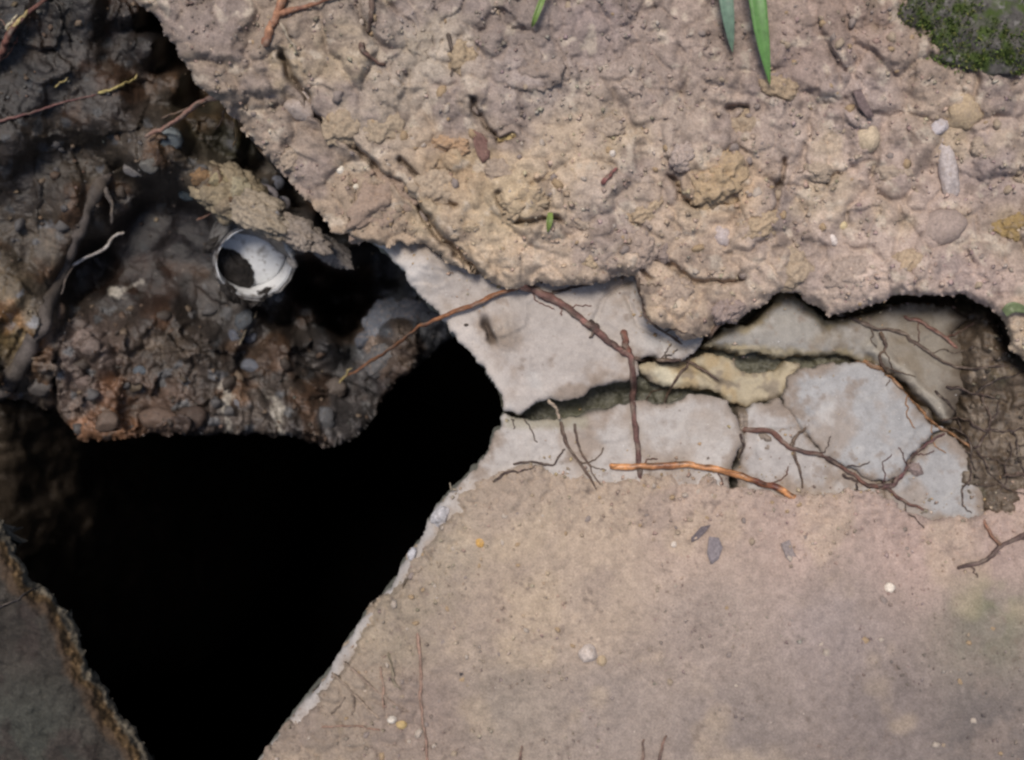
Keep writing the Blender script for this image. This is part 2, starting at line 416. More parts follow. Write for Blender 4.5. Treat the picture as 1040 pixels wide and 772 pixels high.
# ------------------------------------------------------------------ broken slabs
def conc(base, dirt=0.3, seed=0, dirtcol=(.26, .205, .16)):
    def f(x, y, s):
        c = np.broadcast_to(np.array(base), x.shape + (3,)).copy()
        c = c * (1 + 0.10 * fbm(x, y, 60, seed + 1, 4))[..., None] * 1.1
        c = mix(c, np.array(dirtcol), dirt * sstep(-0.05, 0.5, fbm(x, y, 42, seed + 2, 5, 0.6)))
        c = mix(c, np.array((.44, .42, .395)), 0.45 * sstep(0.25, 0.6, fbm(x, y, 30, seed + 3, 4)))
        c = mix(c, np.array((.2, .155, .12)), 0.6 * sstep(0.28, 0.55, fbm(x, y, 16, seed + 4, 5, 0.6)))
        c = mix(c, np.array(dirtcol) * 0.85, 0.85 * sstep(15, 0.5, s + fbm(x, y, 18, seed + 6, 5, 0.6) * 20) * sstep(-0.35, 0.15, fbm(x, y, 50, seed + 7, 3)))
        return c * (1 + 0.14 * fbm(x, y, 5, seed + 8, 2))[..., None]
    return f

def slab_z(z0, tx, ty, ox, oy, bev=0.003, bw=2.0, seed=0, lump=0.001):
    def f(x, y, s):
        return z0 + tx * (x - ox) + ty * (y - oy) + fbm(x, y, 45, seed, 4) * lump + fbm(x, y, 10, seed + 5, 4, 0.6) * 0.0005 + 0.0016 * facets(x, y, 70, seed + 8, 0.4)[0] - 0.0007 * sstep(0.2, 0.1, worley(x, y, 9, seed + 2)[0]) * (hsh(np.floor(x / 40), np.floor(y / 40), seed) > 0.3) - bev * np.exp(-(s / bw))
    return f

def slabup_z(x, y, s):
    z = slab_z(0.0, -0.00001, 0, 560, 350, seed=101, lump=0.0013)(x, y, s)
    z = z - 0.006 * np.exp(-(np.abs((x - 496) - (y - 337) * 0.3 + fbm(x, y, 10, 17, 3) * 4) / 4.5) ** 3 - (np.abs(y - 337) / 13.0) ** 3) * 2.4       # chipped notch
    z = z + 0.007 * np.exp(-((x - 512) / 15.0) ** 2 - ((y - 335) / 16.0) ** 2) * (1 + 0.5 * fbm(x, y, 8, 7, 3))
    z = z + 0.009 * np.exp(-((x - 430) / 34.0) ** 2 - ((y - 272) / 22.0) ** 2) * (1 + 0.5 * fbm(x, y, 14, 8, 3))
    for c in ([(600, 335), (615, 300), (640, 285)], [(636, 300), (648, 330), (690, 352), (710, 356)]):
        z = z - 0.003 * np.exp(-(polydist(x, y, c) / 2.5) ** 2)
    return z

def slabup_c(x, y, s):
    c = conc((.335, .300, .272), 0.8, 200)(x, y, s)
    c = mix(c, np.array((.46, .415, .375)), 0.75 * sstep(26, 4, s + fbm(x, y, 22, 6, 3) * 12) * sstep(520, 500, x))
    c = mix(c, np.array((.5, .475, .45)), 0.6 * np.exp(-((x - 415) / 22.0) ** 2 - ((y - 275) / 18.0) ** 2))
    c = mix(c, np.array((.27, .215, .165)), 0.7 * np.exp(-((x - 514) / 15.0) ** 2 - ((y - 337) / 17.0) ** 2))
    c = mix(c, np.array((.05, .036, .03)), 0.9 * np.exp(-(np.abs((x - 496) - (y - 337) * 0.3 + fbm(x, y, 10, 17, 3) * 4) / 4.5) ** 3 - (np.abs(y - 337) / 13.0) ** 3))  # soil in the notch, coloured darker to stand for its shade
    c = mix(c, np.array((.40, .385, .36)), 0.6 * np.exp(-((x - 672) / 26.0) ** 2 - ((y - 348) / 12.0) ** 2))
    return c
s1 = sheet('concrete_slab', SLAB_UP, slabup_z, slabup_c, M_CONC, step=1.7, jag=(6, 15), depth=0.06, seed=31, facecol=(.2, .19, .15), face_noise=0.003)
tag(s1, 'pale concrete slab with a chipped knob, between the black hole and the dark root', 'concrete slab', 'broken pieces of the concrete lid')

def slablow_c(x, y, s):
    c = conc((.345, .315, .288), 0.8, 210)(x, y, s)
    c = mix(c, np.array((.40, .37, .34)), 0.6 * np.exp(-((x - 700) / 50.0) ** 2 - ((y - 440) / 26.0) ** 2))
    c = mix(c, np.array((.34, .33, .325)), 0.6 * sstep(18, 3, s + fbm(x, y, 12, 14, 4) * 10) * sstep(480, 540, y) * sstep(760, 700, y))
    c = mix(c, np.array((.27, .25, .18)), 0.6 * sstep(12, 3, polydist(x, y, [(520, 428), (560, 428), (590, 428)])))
    return c
s2 = sheet('concrete_slab', SLAB_LOW, slab_z(-0.002, 0, 0, 600, 450, seed=103, lump=0.0013), slablow_c, M_CONC, step=1.9, jag=(6, 15), depth=0.06, seed=32, facecol=(.19, .185, .15), face_noise=0.003)
tag(s2, 'pale concrete slab below the open crack, half buried under the smooth brown soil', 'concrete slab', 'broken pieces of the concrete lid')
s3 = sheet('concrete_slab', SLAB_MID, slab_z(-0.004, 0, 0, 820, 460, seed=104, lump=0.0022), conc((.305, .28, .26), 0.9, 220), M_CONC, step=1.7, jag=(5, 12), depth=0.03, seed=33, facecol=(.2, .18, .15))
tag(s3, 'small dirty concrete piece lying left of the big grey piece, crossed by a red-brown root', 'concrete slab', 'broken pieces of the concrete lid')
s4 = sheet('concrete_slab', SLAB_GREY, slab_z(-0.002, 0.00002, 0.00001, 870, 430, seed=105), conc((.278, .272, .266), 0.65, 230), M_CONC, step=1.7, jag=(7, 16), depth=0.03, seed=34, facecol=(.2, .19, .16))
tag(s4, 'big smooth grey concrete piece with a rounded top edge, in the middle of the hollow', 'concrete slab', 'broken pieces of the concrete lid')
s5 = sheet('concrete_slab', SLAB_CORNER, slab_z(-0.003, 0, 0, 950, 490, seed=106), conc((.28, .272, .264), 0.6, 240), M_CONC, step=1.7, jag=(6, 14), depth=0.03, seed=35, facecol=(.19, .18, .15))
tag(s5, 'grey triangular concrete piece below the root-filled crack, beside the dark dirt', 'concrete slab', 'broken pieces of the concrete lid')

RIB = [(884, 352), (905, 366), (925, 384), (945, 405), (962, 426)]
def slabtop_c(x, y, s):
    c = conc((.25, .235, .21), 0.75, 250, (.19, .15, .105))(x, y, s)
    c = mix(c, np.array((.29, .235, .135)), 0.75 * sstep(9, 2, s + fbm(x, y, 14, 5, 3) * 3) * sstep(905, 880, x))
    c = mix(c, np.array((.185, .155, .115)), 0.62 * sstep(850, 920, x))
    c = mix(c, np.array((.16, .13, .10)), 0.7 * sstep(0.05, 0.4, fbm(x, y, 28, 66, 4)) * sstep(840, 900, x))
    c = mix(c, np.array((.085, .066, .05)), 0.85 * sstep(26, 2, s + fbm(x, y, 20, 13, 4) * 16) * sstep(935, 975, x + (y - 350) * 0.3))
    c = mix(c, np.array((.33, .30, .25)), 0.7 * np.exp(-((polydist(x, y, RIB) + fbm(x, y, 14, 9, 3) * 5) / 5.0) ** 2))
    return c
_tz = slab_z(-0.004, -0.00003, 0, 830, 340, bev=0.007, bw=5, seed=107, lump=0.0022)
def slabtop_z(x, y, s):
    z = _tz(x, y, s) + 0.005 * np.exp(-((polydist(x, y, RIB) + fbm(x, y, 14, 9, 3) * 4) / 6.0) ** 2)
    z = z - 0.004 * sstep(6, -6, (y - 340) - (x - 905) * 0.55 + fbm(x, y, 20, 10, 3) * 8) * sstep(880, 900, x)
    return z - 0.003 * np.exp(-((polydist(x, y, [(888, 335), (893, 350), (884, 362)]) + fbm(x, y, 9, 12, 3) * 3) / 4.0) ** 2)
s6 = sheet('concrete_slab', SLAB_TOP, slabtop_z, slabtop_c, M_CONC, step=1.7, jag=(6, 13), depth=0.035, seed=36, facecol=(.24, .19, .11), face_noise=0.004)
tag(s6, 'stained greenish grey concrete slab running back under the overhanging earth lip', 'concrete slab', 'broken pieces of the concrete lid')

def ochre_c(x, y, s):
    c = np.broadcast_to(np.array((.37, .315, .22)), x.shape + (3,)).copy()
    c = mix(c, np.array((.5, .45, .33)), sstep(-0.1, 0.4, fbm(x, y, 26, 81, 3)) * sstep(720, 690, x))
    c = mix(c, np.array((.33, .245, .135)), 0.7 * sstep(0.0, 0.4, fbm(x, y, 20, 82, 3)))
    return mix(c, np.array((.2, .165, .125)), 0.75 * sstep(0.05, 0.4, fbm(x, y, 14, 83, 4)))
def ochre_z(x, y, s):
    z = -0.010 + fbm(x, y, 22, 84, 4) * 0.004 - 0.006 * np.exp(-s / 4.0)
    return z - 0.006 * np.exp(-(polydist(x, y, [(690, 371), (712, 377), (728, 390)]) / 4.0) ** 2)
s7 = sheet('concrete_slab', OCHRE, ochre_z, ochre_c, M_CONC, step=1.5, jag=(4, 10), depth=0.025, seed=37, facecol=(.25, .2, .12), face_noise=0.003)
tag(s7, 'crumbling yellow piece of the lid wedged between the two halves of the crack', 'concrete slab', 'broken pieces of the concrete lid')

# dark soil bed seen through the cracks and in the hollow at the right
BED = [(505, 395), (540, 380), (620, 360), (700, 330), (760, 260), (1150, 260), (1150, 560), (880, 570), (700, 560), (640, 460), (520, 445)]
def bed_z(x, y, s):
    h1, _ = clods(x, y, 22, 44, 0.5); h2, _ = clods(x, y, 9, 45, 0.5)
    z = -0.036 + 0.006 * h1 + 0.003 * h2 + fbm(x, y, 60, 46, 3) * 0.004
    z = z - 0.025 * np.exp(-polydist(x, y, UP_LIP[18:]) / 7.0)
    z = z + 0.024 * sstep(742, 752, x) * sstep(405, 420, y) * sstep(955, 940, x)
    return z + 0.010 * sstep(600, 760, x) * sstep(400, 380, y) + 0.026 * sstep(958, 996, x + (y - 430) * 0.12) + 0.008 * sstep(940, 980, x) * clods(x, y, 34, 49, 0.5)[0]
def bed_c(x, y, s):
    c = mix(np.array((.085, .082, .058)), np.array((.088, .064, .043)), sstep(760, 960, x))
    c = c * (0.8 + 0.5 * clods(x, y, 22, 44, 0.5)[1])[..., None]
    c = mix(c, np.array((.2, .16, .12)), 0.7 * sstep(0.22, 0.5, fbm(x, y, 22, 47, 4)) * sstep(900, 980, x))
    c = mix(c, np.array((.2, .16, .125)), sstep(738, 750, x) * sstep(400, 420, y) * sstep(955, 940, x))
    return mix(c, np.array((.085, .085, .045)), 0.4 * sstep(0.2, 0.5, fbm(x, y, 34, 48, 3)))
bed = sheet('soil_bed', BED, bed_z, bed_c, M_WET, step=2.0, jag=(3, 12), depth=0.03, seed=40)
tag(bed, kind='structure')

# ------------------------------------------------------------------ earth wall of the pit on the left
PITZ = [(-400, -300, 0), (-500, 200, 0), (-400, 380, -.05), (-200, 0, -.03), (-200, 250, -.05), (0, 0, -.075), (80, 0, -.085), (135, 8, -.10), (150, 45, -.11), (175, 85, -.13), (60, 60, -.09), (0, 120, -.09), (100, 100, -.10), (182, 52, -.24), (202, 88, -.24), (164, 15, -.25),
        (150, 150, -.098), (175, 142, -.095), (215, 180, -.098), (248, 203, -.098), (280, 218, -.10), (310, 238, -.11), (340, 255, -.12), (235, 150, -.15), (255, 160, -.17), (205, 128, -.14), (300, 200, -.24), (345, 225, -.30), (400, 280, -.3), (265, 165, -.2),
        (120, 200, -.165), (150, 230, -.2), (195, 228, -.205), (95, 280, -.21), (150, 285, -.2), (180, 260, -.21), (120, 310, -.19), (50, 250, -.14), (30, 330, -.13), (0, 300, -.115), (0, 380, -.14), (95, 200, -.14), (70, 200, -.125),
        (255, 268, -.235), (225, 300, -.2), (280, 300, -.215), (342, 305, -.42), (322, 285, -.4), (365, 305, -.42), (350, 330, -.40), (312, 318, -.24), (385, 318, -.24), (372, 345, -.22), (330, 350, -.2), (395, 300, -.26), (80, 350, -.165), (60, 390, -.155), (100, 430, -.155), (150, 335, -.165), (200, 370, -.16), (200, 430, -.15),
        (280, 360, -.18), (250, 335, -.19), (300, 420, -.165), (340, 440, -.17), (375, 390, -.21), (420, 350, -.2), (440, 320, -.2), (400, 335, -.2), (425, 300, -.22), (10, 400, -.16), (0, 420, -.2)]
PIT = [(-BIG, -BIG), (150, -BIG), (180, -160), (215, -20), (265, 90), (330, 160), (450, 260), (478, 330), (448, 348), (432, 368), (404, 384), (386, 408), (372, 436), (350, 449), (332, 456), (310, 450), (290, 443), (262, 442), (225, 440), (200, 444), (160, 441), (120, 446), (98, 450), (82, 445), (72, 432), (58, 420), (38, 412), (20, 406), (0, 400), (-60, 396), (-300, 380), (-BIG, 300)]
PITC = [(0, 60, .03, .024, .02), (60, 30, .03, .025, .021), (100, 55, .065, .052, .044), (130, 30, .05, .04, .036), (40, 100, .035, .028, .024), (120, 100, .065, .05, .042), (60, 140, .065, .05, .036), (20, 180, .045, .035, .028), (150, 150, .10, .08, .062),  # wet earth colours, darkened further for light lost with depth
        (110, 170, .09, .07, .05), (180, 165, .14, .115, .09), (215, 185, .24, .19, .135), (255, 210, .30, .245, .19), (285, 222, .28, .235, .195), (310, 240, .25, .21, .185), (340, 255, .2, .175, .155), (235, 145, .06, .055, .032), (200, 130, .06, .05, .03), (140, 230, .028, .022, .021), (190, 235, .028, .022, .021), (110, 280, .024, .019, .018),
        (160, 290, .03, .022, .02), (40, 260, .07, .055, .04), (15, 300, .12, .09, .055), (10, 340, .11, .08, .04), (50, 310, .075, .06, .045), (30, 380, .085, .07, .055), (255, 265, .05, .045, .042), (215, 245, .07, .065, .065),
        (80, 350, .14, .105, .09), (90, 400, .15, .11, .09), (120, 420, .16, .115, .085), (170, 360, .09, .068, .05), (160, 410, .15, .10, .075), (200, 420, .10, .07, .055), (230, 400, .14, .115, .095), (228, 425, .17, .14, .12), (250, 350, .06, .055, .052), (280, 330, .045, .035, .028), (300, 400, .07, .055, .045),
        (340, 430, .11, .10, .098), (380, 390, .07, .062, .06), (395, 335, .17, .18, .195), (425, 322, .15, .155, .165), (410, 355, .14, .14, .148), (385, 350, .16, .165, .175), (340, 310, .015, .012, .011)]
def pit_z(x, y, s):
    z = idw(x, y, PITZ, 4.2)
    h1, _ = clods(x, y, 34, 51, 0.6); h2, _ = clods(x, y, 15, 52, 0.5); h3, _ = clods(x, y, 8, 53, 0.4)
    rock = 0.2 + 0.8 * sstep(305, 350, y) + 0.4 * sstep(60, 20, polydist(x, y, [(150, 150), (250, 205), (340, 255)]))
    smooth = 1 - 0.75 * np.exp(-((x - 145) / 55.0) ** 2 - ((y - 245) / 50.0) ** 2)
    z = z + rock * smooth * (0.030 * facets(x, y, 74, 154)[0] + 0.020 * facets(x, y, 40, 151)[0] + 0.008 * facets(x, y, 20, 152)[0] + 0.006 * h1 + 0.003 * h2 + 0.0015 * h3) + fbm(x, y, 40, 54, 4) * 0.008 * smooth
    return z - 0.014 * np.exp(-s / 5.0)
def pit_c(x, y, s):
    c = idw(x, y, PITC, 3.5)
    _, i1 = clods(x, y, 34, 51, 0.6); _, i2 = clods(x, y, 15, 52, 0.5); _, i3 = clods(x, y, 8, 53, 0.4)
    c = c * (0.6 + 0.3 * i1 + 0.35 * i2 + 0.35 * i3)[..., None]
    lum = c.mean(-1, keepdims=True)
    c = np.where((i3 > 0.93)[..., None], lum * np.array((1.5, 1.48, 1.5)), c)
    c = c * (1 + 0.5 * fbm(x, y, 8, 59, 3, 0.7))[..., None] * (0.42 + 0.12 * sstep(300, 350, y))[..., None] * (1 + 0.9 * sstep(95, 30, x) * sstep(140, 260, y))[..., None]  # dimming of the wall and its recess is painted into the colour
    c = c * (0.7 + 0.6 * facets(x, y, 23, 152)[1])[..., None]
    c = mix(c, c * np.array((1.35, 1.0, 0.75)), sstep(0.1, 0.4, fbm(x, y, 40, 57, 3)))
    # lime crust run down the ledge
    for pl in ([(226, 385), (232, 400), (228, 420), (232, 436)], [(278, 395), (282, 415), (284, 440)], [(118, 300), (135, 290), (146, 284)]):
        dd = polydist(x, y, pl) + fbm(x, y, 14, 58, 5, 0.65) * 13
        c = mix(c, np.array((.36, .33, .28)), 0.8 * sstep(5, 1, dd))
    return c
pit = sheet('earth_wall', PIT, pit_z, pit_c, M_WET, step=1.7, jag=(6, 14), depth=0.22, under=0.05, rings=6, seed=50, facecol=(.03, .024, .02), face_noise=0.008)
tag(pit, kind='structure')

PITLOW = [(-500, 370), (60, 385), (200, 400), (300, 440), (290, 520), (260, 600), (200, 680), (-100, 720), (-500, 700)]
def plow_z(x, y, s):
    h1, _ = clods(x, y, 40, 55, 0.6)
    return -0.23 - 0.0009 * np.maximum(y - 420, 0) - 0.000009 * np.maximum(x + 20, 0) ** 2 + 0.008 * h1 + fbm(x, y, 60, 56, 5, 0.6) * 0.02 - 0.05 * np.exp(-s / 20)
def plow_c(x, y, s):
    return np.array((.05, .038, .027)) * (0.8 + 0.6 * fbm(x, y, 50, 59, 5, 0.65))[..., None]
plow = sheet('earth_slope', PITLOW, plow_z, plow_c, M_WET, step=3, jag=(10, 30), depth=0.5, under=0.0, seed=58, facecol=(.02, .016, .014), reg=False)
tag(plow, kind='structure')

# lower left lid edge
def ll_z(x, y, s):
    h2, _ = clods(x, y, 14, 60, 0.5); h3, _ = clods(x, y, 7, 61, 0.5)
    z = -0.028 + fbm(x, y, 60, 62, 4) * 0.006 + 0.0015 * h3 + fbm(x, y, 22, 69, 4, 0.6) * 0.005
    edge = sstep(22, 6, s)
    z = z - 0.012 * edge + edge * (0.002 * h2 + 0.002 * h3 + 0.005 * fbm(x, y, 18, 70, 4, 0.65)) - 0.012 * np.exp(-s / 4.0)
    return z - 0.006 * sstep(400, 2500, np.hypot(x - 520, y - 386))
def ll_c(x, y, s):
    c = np.broadcast_to(np.array((.034, .029, .024)), x.shape + (3,)) * (0.75 + 0.5 * clods(x, y, 20, 63, 0.6)[1])[..., None]  # lid out of the light: its darkness is put into the base colour
    c = mix(c, np.array((.044, .046, .038)), 0.7 * sstep(660, 730, y) * sstep(110, 40, x))
    c = mix(c, np.array((.036, .027, .023)), 0.7 * sstep(0.1, 0.4, fbm(x, y, 30, 64, 4)))
    w = s + fbm(x, y, 22, 65, 4) * 5
    c = mix(c, np.array((.055, .036, .022)), sstep(30, 19, w))
    c = mix(c, np.array((.105, .066, .032)), sstep(19, 14, w) * sstep(5, 9, w))
    c = mix(c, np.array((.10, .086, .064)), sstep(11, 6, w))
    c = c * (1 + 0.45 * fbm(x, y, 9, 68, 3, 0.7))[..., None]
    return c * np.where(w < 16, 0.7 + 0.6 * hsh(np.floor(x / 3), np.floor(y / 3), 4), 1)[..., None]
s8 = sheet('concrete_slab', LOWLEFT, ll_z, ll_c, M_CRUST, step=1.7, jag=(8, 16), depth=0.03, under=0.024, seed=66, facecol=(.13, .115, .09), face_noise=0.004)
tag(s8, 'concrete lid painted dark for light falloff, with a rusty ochre band and crusty edge, bottom left', 'concrete slab', 'broken pieces of the concrete lid')

# ------------------------------------------------------------------ the tank below: walls and floor far down in the dark
def box(name, a, b, mat, parent):
    bm = bmesh.new(); bmesh.ops.create_cube(bm, size=1.0)
    for v in bm.verts:
        v.co = Vector([(a[i] + b[i]) / 2 + v.co[i] * (b[i] - a[i]) for i in range(3)])
    me = bpy.data.meshes.new(name); bm.to_mesh(me); bm.free()
    return link(name, me, mat, parent)
tank = bpy.data.objects.new('septic_tank', None); C.objects.link(tank); tank.location = (0, 0, -1.65)
tag(tank, 'black empty underground tank seen through the diamond shaped hole', 'tank')
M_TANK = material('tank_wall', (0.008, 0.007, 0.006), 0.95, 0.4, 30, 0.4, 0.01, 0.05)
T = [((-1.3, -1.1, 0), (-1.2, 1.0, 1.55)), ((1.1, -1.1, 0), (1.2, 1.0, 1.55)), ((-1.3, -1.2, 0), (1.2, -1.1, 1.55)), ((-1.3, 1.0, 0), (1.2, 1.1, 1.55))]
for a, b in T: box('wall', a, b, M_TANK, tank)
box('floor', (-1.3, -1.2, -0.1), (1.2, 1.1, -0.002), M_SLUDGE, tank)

# ------------------------------------------------------------------ stones, clods and pebbles
def stone_mesh(seed, sub=3, rough=0.25, lumps=1.6, flat=0.0):
    bm = bmesh.new(); bmesh.ops.create_icosphere(bm, subdivisions=sub, radius=1.0)
    o = Vector((seed * 7.31, seed * 3.17, seed * 1.93))
    for v in bm.verts:
        p = v.co.copy()
        k = 1 + rough * mn.noise(p * lumps * 0.8 + o) + rough * 0.6 * mn.noise(p * lumps * 2.1 + o) + rough * 0.32 * mn.noise(p * lumps * 5 + o) + (rough * 0.22 * mn.noise(p * lumps * 11 + o) if sub > 3 else 0)
        v.co = p * k
        if flat:
            for ax in (Vector((.5, .3, .81)), Vector((-.6, .4, .69)), Vector((.1, -.7, .7))):
                dd = v.co.dot(ax) - flat
                if dd > 0: v.co -= ax * dd * 0.85
    for f in bm.faces: f.smooth = True
    me = bpy.data.meshes.new('stone'); bm.to_mesh(me); bm.free()
    return me

def dark_wall(x, y):
    return x < 345 and y < 450 and float(sdf(np.array([float(x)]), np.array([float(y)]), UPPER)[0]) < 0

def stone(name, x, y, w, h, rot, color, seed, lift=0.35, hz=None, rough=0.25, lumps=1.6, flat=0.0, sub=3, zbase=None, mrough=0.85, bump=0.5, var=0.3, scale=500, label=None, cat=None, group=None, parent=None, speck=None, tilt=(0, 0)):
    z = float(top(x, y)[0]) if zbase is None else zbase
    hz = hz or min(w, h) * 0.5
    if name == 'clod': sub, rough, lumps, lift, bump = 5, rough * 1.35, lumps * 1.25, lift * 0.7, 0.9
    if speck is None: speck = [(330, 0.52, 0.66, tuple(0.5 * c + 0.5 * q for c, q in zip(color, (.27, .21, .165) if zbase is None and y < 800 and not dark_wall(x, y) else (.06, .05, .042))), seed * 1.7), (520, 0.62, 0.72, tuple(c * 0.55 for c in color), seed * 2.3)]
    me = stone_mesh(seed, sub, rough, lumps, flat)
    k = PX * (H - z) / H
    for v in me.vertices: v.co = Vector((v.co.x * w / 2 * k, v.co.y * h / 2 * k, v.co.z * hz / 2 * PX * 1.3))
    m = material(name + '_surface', color, mrough, var, scale, bump, 0.0012, 0.25, speck=speck)
    o = link(name, me, m, parent)
    o.location = at(x, y, z - hz / 2 * PX * (1 - 2 * lift) * 1.3); o.rotation_euler = (tilt[0], tilt[1], R(rot))
    tag(o, label, cat, group)
    return o

# on the upper bank
stone('clod', 724, 182, 64, 58, 10, (.38, .28, .175), 1, 0.2, 36, 0.28, 1.8, label='large ochre clay clod in the brown bank below the two grass blades', cat='clod')
stone('pebble', 880, 141, 27, 33, 20, (.46, .37, .26), 2, 0.25, 22, 0.12, 1.2, label='smooth cream pebble right of the grass blades, on the upper bank', cat='pebble')
stone('stone', 977, 114, 40, 37, 0, (.36, .275, .18), 3, 0.15, 22, 0.3, 1.7, label='round tan stone just below the mossy stone', cat='stone')
stone('bark_flake', 963, 172, 19, 68, 8, (.40, .35, .33), 4, 0.62, 14, 0.3, 1.6, label='long pale flake lying upright in the bank below the round tan stone', cat='bark')
stone('bark_flake', 953, 130, 22, 14, 40, (.42, .38, .38), 41, 0.4, 10, 0.3, 1.6, label='short pale chip touching the round tan stone', cat='bark')
stone('clod', 458, 150, 50, 24, -8, (.37, .245, .15), 5, 0.2, 20, 0.3, 2.0, label='flat orange clay clod in the bank beside the dark red leaf scrap', cat='clod')
stone('clod', 521, 140, 28, 15, 12, (.38, .29, .14), 6, 0.3, 14, 0.25, label='small yellow clod just right of the dark red leaf scrap', cat='clod')
stone('clod', 530, 206, 58, 34, 15, (.37, .285, .19), 7, 0.2, 26, 0.3, 1.9, label='pale yellow clod in the middle of the bank, above the pale slab', cat='clod')
stone('clod', 424, 50, 44, 48, 30, (.31, .26, .205), 8, 0.2, 22, 0.3, 2.0, label='pale grey brown clod near the top edge, left of the bank centre', cat='clod')
stone('clod', 548, 76, 70, 60, -20, (.275, .22, .185), 9, 0.2, 34, 0.3, 1.9, label='big purplish grey clod below the tiny green sprout', cat='clod')
stone('clod', 648, 252, 38, 44, 15, (.34, .265, .215), 10, 0.3, 30, 0.2, 1.6, label='rounded clod hanging at the lip above the dark red root', cat='clod')
stone('clod', 693, 160, 26, 30, 0, (.36, .29, .25), 11, 0.3, 20, 0.2, label='small pale clod against the upper left of the large ochre clod', cat='clod')
stone('stone', 955, 232, 50, 40, 15, (.30, .235, .2), 12, 0.25, 26, 0.15, 1.3, label='oval purplish brown stone below the long pale flake', cat='stone')
stone('stone', 304, 111, 34, 22, -25, (.33, .275, .24), 13, 0.3, 18, 0.2, 1.5, 0.75, label='flat pale grey stone beside the hole rim, under the white chip', cat='stone')
stone('stone_chip', 312, 96, 9, 18, 20, (.46, .40, .37), 14, 0.45, 9, 0.2, label='narrow whitish chip standing above the flat pale grey stone', cat='stone')
stone('pebble', 346, 173, 9, 9, 0, (.68, .62, .52), 15, 0.45, 8, 0.15, sub=2, label='tiny white pebble on the dark patch of the cracked chunk', cat='pebble')
stone('pebble', 362, 190, 7, 7, 0, (.62, .55, .44), 16, 0.45, 7, 0.15, sub=2, label='tiny cream pebble below right of the white one on the cracked chunk', cat='pebble')
stone('clod', 385, 205, 90, 62, 35, (.29, .215, .165), 17, 0.12, 34, 0.28, 2.2, label='broad brown clod below the long crack, next to the pale slab edge', cat='clod')
stone('pebble', 846, 244, 8, 14, 25, (.62, .55, .50), 18, 0.45, 8, 0.15, sub=2, label='slim white pebble above the hollow, lower of a close pair', cat='pebble')
stone('pebble', 856, 229, 9, 10, 0, (.55, .45, .27), 19, 0.45, 8, 0.15, sub=2, label='tiny yellow pebble above the hollow, upper of a close pair', cat='pebble')
stone('stone', 733, 240, 18, 24, 20, (.42, .36, .34), 20, 0.3, 14, 0.2, label='pale pinkish stone below the large ochre clod', cat='stone')
stone('clod', 672, 256, 22, 26, 0, (.24, .19, .165), 21, 0.3, 18, 0.2, label='dark grey purple clod on the lip, right of the rounded hanging clod', cat='clod')
stone('clod', 738, 315, 34, 28, 25, (.27, .21, .185), 22, 0.35, 22, 0.3, label='purplish clod hanging over the top of the thin crossing root', cat='clod')
stone('clod', 1028, 235, 40, 30, -10, (.27, .19, .085), 23, 0.3, 22, 0.3, label='mossy yellow brown clod at the right border of the bank', cat='clod')
stone('pebble', 622, 156, 7, 8, 0, (.62, .55, .48), 24, 0.45, 7, 0.15, sub=2, label='tiny white pebble in the centre of the bank, left of the ochre clod', cat='pebble')
rq = np.random.RandomState(21)
for k, (x, y) in enumerate([(560, 178), (590, 225), (618, 130), (655, 215), (480, 230), (445, 190), (505, 175), (770, 230), (800, 270), (830, 175), (690, 240), (600, 262), (760, 130), (905, 180), (860, 280), (920, 270), (350, 130), (300, 160), (640, 90), (470, 60), (390, 130), (1000, 150), (680, 300), (790, 90)]):
    w = rq.uniform(24, 56); cc = up_c(np.array([float(x)]), np.array([float(y)]), np.array([30.0]))[0]
    cc = 0.35 * cc + 0.65 * np.array([(.37, .285, .19), (.34, .27, .2), (.31, .245, .2), (.38, .28, .165)][k % 4])
    stone('clod', x, y, w, w * rq.uniform(0.6, 0.95), rq.uniform(-40, 40), tuple(cc), 500 + k, 0.16, w * 0.55, 0.2, 1.5, parent=bank, speck=[(300, 0.55, 0.68, tuple(cc * 0.72), k * 1.0), (420, 0.62, 0.7, tuple(cc * 1.25), k * 2.0)])
# on the lower soil
stone('pebble', 597, 663, 19, 18, 20, (.47, .40, .35), 25, 0.45, 15, 0.2, sub=3, label='pale angular pebble alone on the smooth lower soil', cat='pebble')
stone('pebble', 611, 671, 12, 12, 0, (.38, .29, .19), 26, 0.4, 9, 0.15, sub=2, label='small tan pebble touching the pale angular pebble', cat='pebble')
stone('pebble', 903, 597, 11, 11, 0, (.7, .62, .52), 27, 0.5, 10, 0.15, sub=2, label='bright white pebble on the lower soil at the right', cat='pebble')
stone('pebble', 684, 553, 7, 7, 0, (.62, .54, .46), 28, 0.5, 7, 0.15, sub=2, label='tiny pale pebble left of the dark leaf scraps', cat='pebble')
stone('pebble', 398, 731, 10, 8, 10, (.6, .54, .46), 29, 0.5, 8, 0.15, sub=2, label='small white pebble among the fallen needles at the bottom', cat='pebble')
stone('pebble', 408, 736, 12, 9, 0, (.44, .32, .15), 30, 0.45, 8, 0.15, sub=2, label='small ochre pebble beside the white one among the needles', cat='pebble')
stone('pebble', 488, 551, 11, 11, 0, (.5, .3, .1), 31, 0.35, 7, 0.2, sub=2, label='orange pebble in the soil near the hole corner', cat='pebble')
stone('stone_chip', 447, 524, 16, 24, -25, (.46, .44, .44), 32, 0.5, 15, 0.35, 2.2, zbase=-.002, label='white concrete chip perched on the hole rim, upper of two', cat='concrete chip')
stone('stone_chip', 419, 563, 9, 13, -20, (.44, .43, .44), 33, 0.5, 10, 0.3, zbase=-.003, label='white concrete chip on the hole rim, lower of two', cat='concrete chip')
stone('stone', 929, 476, 17, 14, -20, (.22, .17, .155), 34, 0.4, 12, 0.4, 2.0, label='small reddish stone in the crack at the tip of the dark root', cat='stone')
